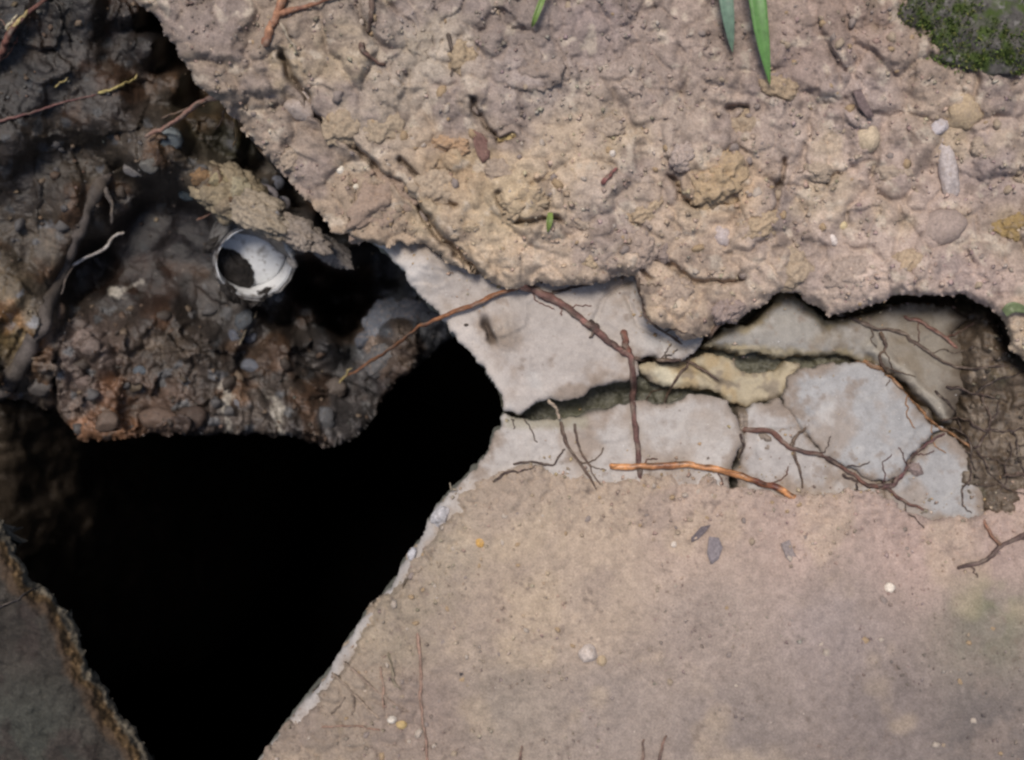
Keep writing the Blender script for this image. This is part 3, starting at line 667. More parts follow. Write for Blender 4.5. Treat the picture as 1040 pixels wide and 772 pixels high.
# on the dark wall
stone('stone', 172, 141, 26, 25, 20, (.155, .175, .18), 35, 0.5, 26, 0.2, 1.4, 0.62, label='blue grey angular stone under the pinkish root on the dark wall', cat='stone')
stone('stone', 134, 172, 20, 14, -20, (.15, .14, .135), 36, 0.4, 14, 0.2, 1.4, 0.65, label='grey stone on the dark wall, left end of the rubble ledge', cat='stone')
stone('stone', 152, 168, 20, 18, -40, (.11, .105, .095), 37, 0.4, 16, 0.2, 1.4, 0.65, label='dark grey stone just right of the grey ledge stone', cat='stone')
stone('stone', 190, 197, 18, 14, 10, (.10, .12, .12), 38, 0.4, 14, 0.2, 1.4, 0.65, label='small greenish stone left of the pale rubble lump', cat='stone')
for i, (x, y, w, h, r_) in enumerate([(222, 187, 32, 30, 0), (240, 196, 34, 36, 30), (214, 203, 20, 26, 10), (233, 210, 28, 24, 0), (251, 190, 20, 22, 0)]):
    pass
rub = stone('rubble_lump', 233, 194, 66, 52, -25, (.24, .195, .13), 39, 0.35, 36, 0.38, 2.0, var=0.4, sub=5, label='pale yellowish rubble lump jutting out above the broken pipe', cat='rubble')
for i, (x, y, w, h, r_, cc) in enumerate([(222, 182, 22, 20, 0, (.31, .26, .16)), (243, 192, 24, 28, 30, (.33, .29, .2)), (212, 198, 16, 22, 40, (.27, .22, .15)), (230, 209, 22, 18, 0, (.25, .2, .14)), (254, 208, 18, 18, 0, (.27, .21, .18)), (205, 180, 22, 16, 0, (.24, .15, .08))]):
    o = stone('grain', x, y, w, h, r_, tuple(c * 0.85 for c in cc), 400 + i, 0.5, 18, 0.45, 2.2, 0.7, sub=4, zbase=rub.location.z + 0.010)
    o.parent = rub; o.matrix_parent_inverse = Matrix.LocRotScale(rub.location, rub.rotation_euler, None).inverted()
stone('rubble_lump', 266, 219, 66, 36, -28, (.27, .225, .17), 139, 0.35, 26, 0.38, 2.0, var=0.4, sub=5, label='crusty pale rubble lump just above the broken pipe, middle of the ledge', cat='rubble')
stone('rubble_lump', 338, 256, 44, 24, -35, (.21, .185, .165), 141, 0.35, 22, 0.4, 2.0, 0.75, var=0.4, sub=5, label='grey crusty rubble lump lowest on the ledge, next to the pale slab edge', cat='rubble')
stone('slate_stone', 392, 326, 52, 38, 25, (.125, .135, .155), 142, 0.3, 30, 0.35, 1.5, 0.62, var=0.4, sub=5, mrough=0.45, label='blue grey broken stone at the right side of the black pocket, above the crossing root', cat='stone')
stone('slate_stone', 420, 322, 44, 40, -30, (.105, .11, .125), 143, 0.3, 28, 0.35, 1.5, 0.62, var=0.4, sub=5, mrough=0.45, label='dark blue grey stone wedged between the black pocket and the slab edge', cat='stone')
stone('slate_stone', 392, 364, 46, 28, 30, (.10, .098, .10), 144, 0.3, 24, 0.35, 1.5, 0.62, var=0.4, sub=5, mrough=0.45, label='dark grey stone just under the root that crosses the hole', cat='stone')
stone('rubble_lump', 306, 238, 58, 30, -32, (.25, .21, .175), 140, 0.35, 22, 0.38, 2.0, var=0.4, sub=5, label='crusty grey brown rubble lump at the low end of the ledge, beside the black gap', cat='rubble')
stone('pebble', 272, 197, 24, 17, -25, (.40, .36, .37), 42, 0.5, 16, 0.15, 1.2, mrough=0.5, label='pinkish white pebble right of the rubble lump, left of a pair', cat='pebble')
stone('pebble', 287, 207, 18, 15, -25, (.38, .35, .36), 43, 0.5, 14, 0.15, 1.2, mrough=0.5, label='pinkish white pebble right of the rubble lump, right of a pair', cat='pebble')
stone('pebble', 281, 186, 17, 15, 0, (.22, .23, .27), 44, 0.5, 14, 0.2, 1.3, label='bluish grey pebble above the pair of pinkish pebbles', cat='pebble')
stone('stone', 323, 246, 16, 11, -30, (.27, .28, .31), 45, 0.5, 10, 0.2, sub=2, label='pale bluish stone at the lower end of the rubble ledge', cat='stone')
for i, (x, y, w, h, r_, cc, lb) in enumerate([
        (239, 343, 15, 20, 10, (.12, .13, .16), 'blue grey stone standing below the pipe, left of a pair'), (254, 341, 14, 17, -10, (.14, .15, .18), 'blue grey stone standing below the pipe, right of a pair'),
        (248, 325, 16, 24, -35, (.11, .12, .13), 'long grey stone slanting just below the pipe'), (256, 372, 22, 14, -15, (.16, .17, .2), 'flat blue grey stone lying under the standing pair'),
        (242, 409, 14, 20, 0, (.2, .2, .22), 'pale grey stone between the two lime streaks'), (83, 343, 20, 16, 20, (.26, .20, .17), 'pinkish stone at the upper left corner of the brown ledge'),
        (92, 353, 22, 18, 0, (.22, .17, .145), 'pinkish brown stone in the upper left of the brown ledge'), (40, 392, 24, 22, 0, (.14, .125, .115), 'grey stone at the foot of the thick grey root'),
        (85, 388, 22, 16, -20, (.20, .15, .13), 'mauve stone in the left part of the ledge'), (142, 377, 14, 11, 0, (.12, .14, .16), 'small bluish stone in the middle of the ledge'),
        (370, 345, 22, 16, 30, (.11, .12, .145), 'blue stone on the grey wall near the crossing root'), (383, 338, 10, 10, 0, (.3, .31, .34), 'tiny pale stone on the grey wall near the crossing root'),
        (340, 395, 26, 20, 20, (.14, .115, .1), 'brown stone at the right end of the ledge'), (330, 425, 22, 26, 0, (.13, .13, .135), 'grey stone at the lower right tip of the ledge'),
        (108, 428, 26, 20, 10, (.18, .13, .1), 'reddish stone on the lower left rim of the ledge'), (160, 425, 38, 24, -5, (.17, .115, .085), 'broad reddish brown stone on the lower rim of the ledge'),
        (195, 425, 30, 26, 10, (.10, .07, .055), 'dark brown block on the ledge rim left of the lime streak'), (133, 392, 24, 14, 0, (.17, .13, .09), 'tan stone in the middle of the ledge'),
        (283, 303, 8, 8, 0, (.3, .29, .28), 'tiny white stone below the right end of the pipe')]):
    stone('stone', x, y, w, h, r_, tuple(c * 0.66 for c in cc), 60 + i, 0.35, min(w, h) * 0.9, 0.22, 1.5, 0.72, sub=3, mrough=0.6, label=lb, cat='stone')

# embedded gravel: parts of the earth they sit in
GM = [material('gravel_tan', (.33, .26, .19), 0.85, 0.3, 600), material('gravel_pale', (.40, .335, .275), 0.85, 0.25, 600), material('gravel_grey', (.25, .205, .18), 0.85, 0.3, 600), material('gravel_ochre', (.34, .245, .15), 0.85, 0.3, 600)]
DM = [material('wet_gravel_grey', (.085, .08, .078), 0.5, 0.35, 500), material('wet_gravel_brown', (.09, .062, .045), 0.5, 0.35, 500), material('wet_gravel_tan', (.14, .105, .075), 0.55, 0.35, 500), material('wet_gravel_dark', (.06, .048, .04), 0.5, 0.3, 500)]
def gravel_set(mats):
    out = []
    for m in mats:
        for k in range(4):
            me = stone_mesh(random.randint(100, 900), 2, 0.5, 1.7, 0.6 if k % 2 else 0.0); me.name = 'gravel'; me.materials.append(m); out.append(me)
    return out
def scatter(meshes, parent, n, test, size, lift=(0.2, 0.5), tries=40000):
    xs = np.random.RandomState(len(parent.name) + n).uniform(0, 1, (tries, 5))
    cand = np.array([(a[0] * 1060 - 10, a[1] * 790 - 10) for a in xs])
    ok = test(cand[:, 0], cand[:, 1])
    sel = np.nonzero(ok)[0][:n]
    zz = top(cand[sel, 0], cand[sel, 1])
    for q, i in enumerate(sel):
        x, y = cand[i]; z = zz[q]
        d_ = size[0] + (size[1] - size[0]) * xs[i, 2] ** 3
        o = bpy.data.objects.new('stone', meshes[int(xs[i, 3] * len(meshes))]); C.objects.link(o); o.parent = parent
        k = PX * (H - z) / H
        o.location = at(x, y, z + (lift[0] + (lift[1] - lift[0]) * xs[i, 4] - 0.5) * d_ * 0.5 * PX)
        o.scale = (d_ / 2 * k, d_ / 2 * k * (0.6 + 0.4 * xs[i, 4]), d_ / 2 * k * 0.7)
        o.rotation_euler = (xs[i, 3] * 2, xs[i, 4] * 2, xs[i, 2] * 40)
up_s, low_s, pit_s = SURF[0][0], SURF[1][0], SURF[-2][0]
scatter(gravel_set(GM), bank, 200, lambda x, y: (up_s(x, y) > 4) & (y < 380) & (vnoise(x / 60, y / 60, 5) > 0.35), (5, 17), (0.1, 0.4))
scatter(gravel_set(GM), cover, 110, lambda x, y: (low_s(x, y) > 8) & ((y < 560) | (x < 480) | (vnoise(x / 9, y / 9, 6) > 0.8)), (5, 11))
def pit_test(x, y):
    rub_ = polydist(x, y, [(130, 165), (230, 190), (345, 258)])
    return (pit_s(x, y) > 3) & (up_s(x, y) < -8) & (((y > 310) & (x > 60)) | (rub_ < 16) | ((x < 200) & (y < 330) & (vnoise(x / 30, y / 30, 8) > 0.66))) & (np.hypot(x - 340, y - 305) > 45)
scatter(gravel_set(DM), pit, 90, pit_test, (6, 20), (0.15, 0.45))

# ------------------------------------------------------------------ roots, twigs, straw
def catmull(P, n):
    P = [P[0] * 2 - P[1]] + P + [P[-1] * 2 - P[-2]]
    out = []
    for i in range(1, len(P) - 2):
        for k in range(n):
            t = k / n
            a, b, c, e = P[i - 1], P[i], P[i + 1], P[i + 2]
            out.append(0.5 * ((2 * b) + (c - a) * t + (2 * a - 5 * b + 4 * c - e) * t * t + (3 * b - a - 3 * c + e) * t ** 3))
    out.append(P[-2]); return out

def tube_mesh(name, pts, rad, cols, sides=8, bumpy=0.18, seed=0, dust=0.8):
    V = []; F = []; CL = []
    n = len(pts); up = Vector((0, 0, 1)); 
    for i, p in enumerate(pts):
        t = (pts[min(i + 1, n - 1)] - pts[max(i - 1, 0)]).normalized()
        side = t.cross(up)
        if side.length < 1e-4: side = Vector((1, 0, 0))
        side.normalize(); nn = side.cross(t).normalized()
        for k in range(sides):
            a = 2 * math.pi * k / sides
            r = rad[i] * (1 + bumpy * mn.noise(Vector((i * 0.35 + seed, k * 0.9, seed * 3.1))) + bumpy * 0.8 * mn.noise(Vector((i * 0.12, seed * 2.0, 0))))
            V.append(p + (side * math.cos(a) + nn * math.sin(a)) * r)
            q = mn.noise(Vector((i * 0.6 + seed * 3, k * 0.8, seed * 1.7))); u = min(max((mn.noise(Vector((i * 0.3 + seed, k * 0.5, 40 + seed))) - 0.12) * 3.0, 0), 0.65)
            CL.append([(cols[i][j] * (1 + 0.7 * q)) * (1 - u) + (.25, .2, .155)[j] * u * dust for j in range(3)])
    for i in range(n - 1):
        for k in range(sides):
            k2 = (k + 1) % sides
            F.append((i * sides + k, i * sides + k2, (i + 1) * sides + k2, (i + 1) * sides + k))
    V.append(pts[0]); CL.append(cols[0]); V.append(pts[-1]); CL.append(cols[-1])
    flat = [v for f in F for v in f]; starts = list(range(0, len(flat), 4)); tot = [4] * len(F)
    for k in range(sides):
        for tri in ((len(V) - 2, (k + 1) % sides, k), (len(V) - 1, (n - 1) * sides + k, (n - 1) * sides + (k + 1) % sides)):
            starts.append(len(flat)); tot.append(3); flat += tri
    return np_mesh(name, V, flat, starts, tot, np.array(CL))

DARK = (.065, .043, .037); RED = (.16, .07, .05); ORANGE = (.27, .115, .045); BROWN = (.12, .08, .055); PINK = (.26, .15, .115); STRAW = (.36, .29, .12); WHITE = (.55, .53, .5); MAROON = (.10, .045, .045)
RN = [0]
def root(pts, width, col, col2=None, lift=0.3, name='root', label=None, cat='root', group=None, parent=None, tip=0.45, base=1.0, wig=1.0, free=None, hz=None, bumpy=0.42, dust=0.8, mat=None):
    """pts: photo pixels, optionally with a height; width in pixels. It rests on whatever lies under it unless free."""
    RN[0] += 1; sd = RN[0]
    if name == 'root' and label and width < 8.2: width *= 0.84
    P2 = [Vector((p[0], p[1], 0)) for p in pts]
    n = 9
    L = catmull(P2, n)
    xs = np.array([v.x for v in L]); ys = np.array([v.y for v in L])
    if hz is not None:
        zs = np.interp(np.linspace(0, 1, len(L)), np.linspace(0, 1, len(hz)), hz)
    else:
        zt = top(xs, ys)
        zs = zt.copy()
        for _ in range(3):                       # a root bridges small hollows
            zs = np.maximum(zs, np.convolve(np.pad(zs, 2, 'edge'), np.ones(5) / 5, 'valid'))
        zs = zs + width * PX * lift
        tt = np.linspace(0, 1, len(L)); zs = zs - width * PX * 1.0 * (np.clip(1 - tt / 0.07, 0, 1) ** 1.5 + np.clip((tt - 0.9) / 0.1, 0, 1) ** 1.5)
    out = []; rad = []; cols = []
    m = len(L)
    for i in range(m):
        t = i / (m - 1)
        w = (base + (tip - base) * t)
        wx = wig * (2.4 * mn.noise(Vector((i * 0.16, sd * 3.7, 0))) + 1.3 * mn.noise(Vector((i * 0.42, sd * 3.7, 3)))); wy = wig * (2.4 * mn.noise(Vector((i * 0.16, sd * 3.7, 9))) + 1.3 * mn.noise(Vector((i * 0.42, sd * 3.7, 6))))
        out.append(at(xs[i] + wx, ys[i] + wy, float(zs[i])))
        rad.append(max(width * w / 2, 0.6) * PX * (0.35 if i in (0, m - 1) else 1))
        f = 0.5 + 0.9 * mn.noise(Vector((i * 0.22, sd * 5.1, 4)))
        f = min(max(f, 0), 1)
        cols.append([col[k] * (1 - f) + (col2 or tuple(c * 0.6 for c in col))[k] * f for k in range(3)])
    me = tube_mesh(name, out, rad, cols, 9, bumpy, sd, dust)
    o = link(name, me, M_ROOTWET if mat else M_ROOT, parent)
    tag(o, label, cat if label else None, group)
    if hz is None and label and name == 'root' and width >= 4.1 and width < 15:
        q = random.Random(sd)
        for _ in range(2 if width < 5.5 else 3):
            i = q.randint(3, m - 4); tx, ty = xs[i + 1] - xs[i - 1], ys[i + 1] - ys[i - 1]
            a = math.atan2(ty, tx) + q.choice((-1, 1)) * q.uniform(0.5, 1.3); ln = q.uniform(5, 13)
            p = [(xs[i], ys[i])]
            for j in range(3):
                p.append((p[-1][0] + math.cos(a) * ln, p[-1][1] + math.sin(a) * ln)); a += q.uniform(-0.7, 0.7)
            if float(top(p[-1][0], p[-1][1])[0]) > float(zs[i]) - 0.012 and float(top(p[1][0], p[1][1])[0]) > float(zs[i]) - 0.012:
                root(p, q.uniform(1.1, 2.0), tuple(c * 0.9 for c in col2 or col), None, lift=0.35, name='rootlet', parent=o, tip=0.4)
    return o

G1 = 'roots in the cracks of the lid'
r = root([(528, 290), (547, 297), (570, 309), (588, 322), (605, 335), (625, 352), (640, 363), (643, 396), (644, 431), (648, 464), (649, 492)], 8.5, DARK, (.17, .085, .07), label='dark red root bending straight down across the open crack', group=G1, tip=0.6)
root([(633, 336), (636, 348), (640, 362)], 7, RED, lift=0.4, parent=r, name='side_root', tip=0.9)
root([(600, 327), (606, 334), (598, 343)], 6, DARK, lift=0.4, parent=r, name='side_root')
root([(641, 364), (665, 366), (690, 366), (712, 374), (732, 388)], 5.5, BROWN, DARK, label='brown root running right along the top of the yellow piece', group=G1)
root([(530, 290), (505, 299), (473, 312), (442, 325), (422, 335), (399, 352), (375, 369), (345, 386)], 5.5, (.13, .06, .04), ORANGE, label='thin red orange root stretching across the black hole to the dark wall', group=G1, hz=[0.006, 0.006, 0.007, 0.004, -0.02, -0.08, -0.15, -0.19], tip=0.75)
root([(400, 351), (404, 344), (414, 341)], 2.4, BROWN, label='tiny hair root on the thin root crossing the hole', group=G1, hz=[-.08, -.07, -.06])
root([(734, 326), (716, 345), (703, 362), (690, 385), (677, 402), (675, 416)], 5, DARK, BROWN, label='thin dark root crossing down over the yellow piece', group=G1)
root([(618, 473), (650, 474), (690, 472), (725, 476), (760, 486), (785, 494), (810, 506)], 8, (.56, .26, .10), (.11, .035, .02), lift=0.5, dust=0, mat='wet', label='bright orange shiny root lying on the soil edge, thickest of all', group=G1, tip=0.9, wig=0.7)
o = root([(752, 435), (785, 441), (803, 455), (835, 464), (862, 480), (888, 494), (905, 499), (922, 511), (948, 520)], 7, (.16, .075, .055), DARK, label='red brown root crossing the dirty piece with an upright side twig', group=G1)
root([(803, 454), (809, 444), (818, 433)], 5, BROWN, lift=0.5, parent=o, name='side_root')
root([(888, 496), (905, 492), (918, 480), (925, 464), (940, 452), (960, 440)], 7, DARK, MAROON, label='dark root filling the crack between the big grey piece and the triangle', group=G1)
root([(868, 366), (890, 373), (905, 384), (922, 402), (936, 419), (950, 431), (975, 446), (992, 462)], 6, (.16, .09, .05), (.32, .16, .07), label='orange brown root curving down the right edge of the big grey piece', group=G1)
root([(850, 318), (872, 326), (890, 334), (912, 337), (936, 352), (960, 368), (985, 375), (1005, 372), (1035, 372)], 5.5, DARK, (.12, .09, .07), label='long dark root across the stained slab under the earth lip', group=G1)
root([(917, 322), (935, 327), (953, 338), (974, 355)], 5, (.24, .125, .095), (.14, .075, .06), label='short pinkish root under the earth lip', group=G1, tip=0.9)
root([(893, 338), (900, 352), (894, 364), (902, 380)], 5, DARK, BROWN, label='short dark root joining the long root and the grey piece', group=G1)
root([(556, 405), (565, 414), (569, 427)], 4.5, (.34, .27, .2), label='short pale root tip bridging the open crack', group=G1, hz=[0.001, 0.003, 0.002], tip=0.8)
root([(569, 427), (576, 452), (590, 472), (607, 498)], 5, DARK, BROWN, label='dark root below the crack, left of a close pair', group=G1)
root([(583, 429), (589, 456), (599, 476), (611, 495)], 3.5, BROWN, DARK, label='thin brown root below the crack, right of a close pair', group=G1)
root([(519, 471), (545, 470), (560, 473), (570, 460), (576, 455)], 3.5, DARK, label='fine dark root lying level on the slab near the soil edge', group=G1)
root([(500, 489), (515, 480), (530, 478), (545, 472)], 3.5, DARK, label='fine dark root on the soil edge close to the hole corner', group=G1)
root([(752, 440), (755, 455), (746, 474)], 4, DARK, label='short dark root in the narrow crack right of the pale slab', group=G1)
root([(855, 481), (868, 489), (872, 500)], 4, DARK, label='short dark root forking down to the soil', group=G1)
root([(806, 455), (812, 476), (814, 498)], 4.5, DARK, BROWN, label='dark root dropping from the side twig to the soil', group=G1)
root([(513, 418), (524, 421), (534, 424)], 5, (.08, .06, .05), label='dark root stub at the left mouth of the crack', group=G1)
root([(462, 499), (458, 497), (457, 491)], 3, (.3, .25, .18), label='tiny pale root hair sticking out over the hole rim', group=G1, hz=[0, .003, .006])
root([(648, 279), (651, 302), (662, 328), (696, 350)], 5, DARK, (.1, .07, .05), label='dark root hanging from the lip beside the dark red root', group=G1)
root([(560, 298), (580, 293), (602, 290)], 4, DARK, label='thin dark root under the lip above the dark red root', group=G1)
o = root([(970, 578), (1000, 570), (1015, 556), (1046, 540)], 6.5, DARK, (.12, .08, .07), label='dark forked root on the lower soil by the right border', group=G1, base=.7, tip=1)
root([(1015, 555), (1006, 542), (999, 527)], 5, (.3, .13, .08), BROWN, lift=0.4, parent=o, name='side_root')
# tangle in the dark hollow
rr = np.random.RandomState(4)
for k in range(16):
    x0, y0 = rr.uniform(945, 1030), rr.uniform(385, 500)
    a = rr.uniform(-0.9, 1.4); P = [(x0, y0)]
    for j in range(4):
        a += rr.uniform(-0.7, 0.7); P.append((P[-1][0] + math.cos(a) * 14, P[-1][1] + math.sin(a) * 14))
    root(P, rr.uniform(1.6, 4.0), [DARK, (.05, .035, .03), (.09, .06, .045)][k % 3], None, lift=0.5, label='thin dark root tangled in the shaded dirt right of the grey pieces', group='thin roots tangled in the right hollow')

# upper bank twigs
o = root([(269, 47), (275, 28), (281, 14), (292, -14)], 8, (.36, .19, .11), (.2, .09, .055), lift=0.6, name='twig', cat='twig', label='reddish forked twig at the top edge, left of the bank', tip=0.9)
root([(281, 17), (300, 10), (322, 4), (350, -6)], 6, (.32, .16, .09), RED, lift=0.8, name='side_twig', parent=o)
root([(378, -8), (376, 15), (374, 34)], 6.5, (.06, .04, .04), BROWN, lift=0.5, name='twig', cat='twig', label='short dark twig hanging straight down from the top edge')
root([(366, 44), (372, 56), (392, 66)], 6, (.13, .07, .05), DARK, lift=0.3, name='twig', cat='twig', label='small brown twig scrap below the straight dark twig')
root([(612, 185), (620, 178), (626, 172)], 5, (.22, .09, .08), lift=0.4, name='twig', cat='twig', label='tiny red twig scrap in the middle of the bank')
root([(284, 24), (296, 42), (304, 58)], 3.5, (.3, .25, .19), lift=0.5, name='straw', cat='straw', label='short pale straw below the reddish forked twig')
root([(455, 32), (460, 62), (457, 80)], 5, (.10, .075, .06), lift=0.1, name='twig', cat='twig', label='dark buried twig right of the pale clod near the top')

# dark wall roots
root([(148, 140), (165, 130), (185, 117), (206, 103), (224, 98)], 8, PINK, (.2, .11, .085), label='thick pinkish root poking from the bank over the dark wall', hz=[-.088, -.08, -.06, -.03, 0.0], tip=0.9, base=0.6)
root([(165, 122), (185, 112), (208, 102)], 3.5, BROWN, label='thin brown root running above the thick pinkish root', hz=[-.08, -.06, -.02])
root([(-8, 124), (20, 118), (45, 111), (66, 103), (100, 95)], 4, MAROON, (.16, .08, .07), lift=0.6, label='long thin maroon root across the dark wall at the left border')
root([(100, 95), (118, 89), (132, 83), (140, 76)], 4, STRAW, (.3, .25, .1), lift=0.9, name='straw', cat='straw', label='yellow straw lying on the dark wall at the end of the maroon root')
root([(57, 88), (64, 83), (68, 80)], 2.5, STRAW, lift=0.9, name='straw', cat='straw', label='tiny straw scrap left of the yellow straw')
o = root([(-10, 78), (2, 52), (10, 34), (26, 16), (52, -6)], 9, (.06, .03, .03), (.16, .07, .05), lift=0.8, name='root', label='dark split root with pale torn splinters in the top left corner')
root([(9, 34), (15, 24), (28, 11)], 6, (.33, .25, .12), STRAW, lift=1.2, parent=o, name='splinter')
root([(8, 30), (12, 22), (18, 15)], 4, (.45, .4, .28), lift=1.5, parent=o, name='splinter')
root([(72, 270), (88, 262), (104, 254), (116, 241), (126, 235)], 4.5, (.5, .47, .44), (.36, .33, .3), label='white thread like root on the black recess of the wall', hz=[-.165, -.165, -.17, -.17, -.165], tip=0.8)
root([(62, 300), (66, 285), (74, 270)], 3, (.12, .1, .09), label='dark end of the white thread like root', hz=[-.16, -.16, -.163])
root([(-6, 402), (14, 385), (34, 345), (50, 310), (66, 270), (82, 232), (100, 196), (116, 168)], 22, (.085, .072, .065), (.06, .05, .043), lift=-0.12, dust=0.3, label='thick grey root running down the left side of the dark recess', tip=0.6, wig=2)
root([(108, 190), (113, 208), (114, 228)], 8, (.11, .095, .085), lift=0.4, label='short grey root stub above the white thread root', hz=[-.14, -.145, -.15])
root([(200, 226), (207, 220), (215, 216)], 3.5, (.25, .13, .09), label='tiny red root scrap above the pipe', hz=[-.16, -.15, -.14])
root([(238, 120), (240, 135), (236, 150)], 5, (.22, .14, .06), label='short ochre root dangling under the bank edge', hz=[-.03, -.06, -.09])
root([(228, 112), (224, 125), (218, 132)], 3, (.1, .06, .04), label='dark hair root dangling under the bank edge', hz=[-.03, -.05, -.08])
root([(345, 388), (352, 380), (358, 374)], 3, STRAW, label='yellow straw at the end of the root that crosses the hole', hz=[-.175, -.175, -.175], name='straw', cat='straw')
root([(243, 352), (252, 330), (262, 316)], 2.2, (.24, .2, .14), lift=1.5, name='straw', cat='straw', label='pale straw leaning among the grey stones below the pipe')
root([(-5, 620), (14, 610), (35, 598), (48, 592)], 2.6, (.03, .025, .025), lift=1.0, name='root', label='black hair root lying over the rusty edge of the darkened lid')

# needles and twigs on the lower soil
o_ = 'fallen needles and twigs on the lower soil'
for pts, w, c, lb in [([(320, 672), (335, 682), (352, 697), (372, 718), (388, 732)], 4, (.33, .25, .18), 'pale needle reaching out over the hole edge at the bottom'),
                      ([(325, 739), (350, 736), (370, 739), (388, 741)], 3.2, (.3, .16, .11), 'reddish needle lying level on the lower soil'),
                      ([(387, 677), (388, 695), (391, 722)], 4, (.33, .2, .14), 'upright pinkish needle, left of the long one'),
                      ([(424, 640), (427, 680), (428, 715), (431, 745), (436, 785)], 4.5, (.32, .18, .13), 'long upright reddish needle running off the bottom edge'),
                      ([(395, 662), (400, 690), (405, 700)], 4, (.17, .15, .09), 'dark green brown needle near the pale slab rim'),
                      ([(358, 704), (360, 716), (356, 726)], 4, (.15, .11, .08), 'short dark needle beside the pale needle'),
                      ([(336, 726), (345, 716), (350, 708)], 3, (.16, .12, .09), 'short dark needle above the level reddish needle'),
                      ([(350, 672), (380, 700), (420, 726)], 3, (.28, .2, .15), 'thin brown needle crossing the pale needle')]:
    root(pts, w * 0.75, tuple(0.6 * q + 0.4 * p for q, p in zip(c, (.27, .21, .165))), None, lift=0.12, name='needle', cat='needle', label=lb, group=o_, tip=0.7)
for pts, lb in [([(652, 790), (653, 765), (655, 750)], 'short red twig at the bottom edge, left of a pair'), ([(667, 790), (671, 764), (677, 745)], 'short red twig at the bottom edge, right of a pair'), ([(528, 790), (529, 772), (530, 756)], 'thin red twig alone at the bottom edge')]:
    root(pts, 3.8, (.21, .13, .10), DARK, lift=0.3, name='twig', cat='twig', label=lb, group='short twigs at the bottom edge')
root([(405, 600), (415, 585), (430, 577)], 3, (.2, .16, .12), lift=0.3, name='needle', cat='needle', label='small grey needle on the bare slab rim', group=o_)

# ------------------------------------------------------------------ leaf scraps
def leaf(name, outline, color, lift, label, cat, curl=0.004, group=None):
    """A thin curled scrap of leaf with real thickness."""
    cx = sum(p[0] for p in outline) / len(outline); cy = sum(p[1] for p in outline) / len(outline)
    zb = float(top([cx], [cy])[0]) + lift
    bm = bmesh.new(); rings = []
    n = len(outline)
    for side, dz in ((0, 0.0), (1, -0.0006)):
        cv = bm.verts.new(at(cx, cy, zb + dz))
        rg = []
        for f in (0.55, 1.0):
            rg.append([bm.verts.new(at(cx + (p[0] - cx) * f, cy + (p[1] - cy) * f, zb + dz + curl * f * f * (0.6 + 0.6 * mn.noise(Vector((i * 1.7, curl * 900, f)))))) for i, p in enumerate(outline)])
        for i in range(n):
            j = (i + 1) % n
            bm.faces.new((cv, rg[0][i], rg[0][j])); bm.faces.new((rg[0][i], rg[1][i], rg[1][j], rg[0][j]))
        rings.append(rg[1])
    for i in range(n):
        j = (i + 1) % n; bm.faces.new((rings[0][i], rings[1][i], rings[1][j], rings[0][j]))
    bmesh.ops.recalc_face_normals(bm, faces=bm.faces)
    for f in bm.faces: f.smooth = True
    me = bpy.data.meshes.new(name); bm.to_mesh(me); bm.free()
    o = link(name, me, material(name + '_surface', color, 0.7, 0.4, 500, 0.4, 0.0006))
    return tag(o, label, cat, group)
leaf('dead_leaf', [(480, 132), (490, 136), (498, 146), (497, 160), (490, 166), (484, 156), (481, 146)], (.15, .085, .07), 0.001, 'dark red curled leaf scrap in the bank between two yellow clods', 'leaf', 0.006)
leaf('dead_leaf', [(702, 546), (712, 535), (722, 533), (716, 541), (709, 548), (702, 551)], (.12, .10, .105), 0.001, 'small dark leaf scrap on the lower soil, upper of two', 'leaf', 0.003, 'dark leaf scraps on the lower soil')
leaf('dead_leaf', [(720, 545), (730, 546), (734, 556), (730, 568), (722, 574), (718, 562)], (.19, .165, .17), 0.001, 'small grey leaf scrap on the lower soil, lower of two', 'leaf', 0.003, 'dark leaf scraps on the lower soil')
leaf('dead_leaf', [(793, 552), (802, 548), (806, 560), (815, 575), (808, 578), (798, 566)], (.22, .185, .175), 0.0005, 'faint grey leaf scrap on the lower soil below the orange root tip', 'leaf', 0.002, 'dark leaf scraps on the lower soil')
leaf('dead_leaf', [(866, 92), (874, 90), (882, 106), (888, 118), (882, 121), (872, 108)], (.13, .095, .09), 0.001, 'dark brown leaf scrap above the smooth cream pebble', 'leaf', 0.003)

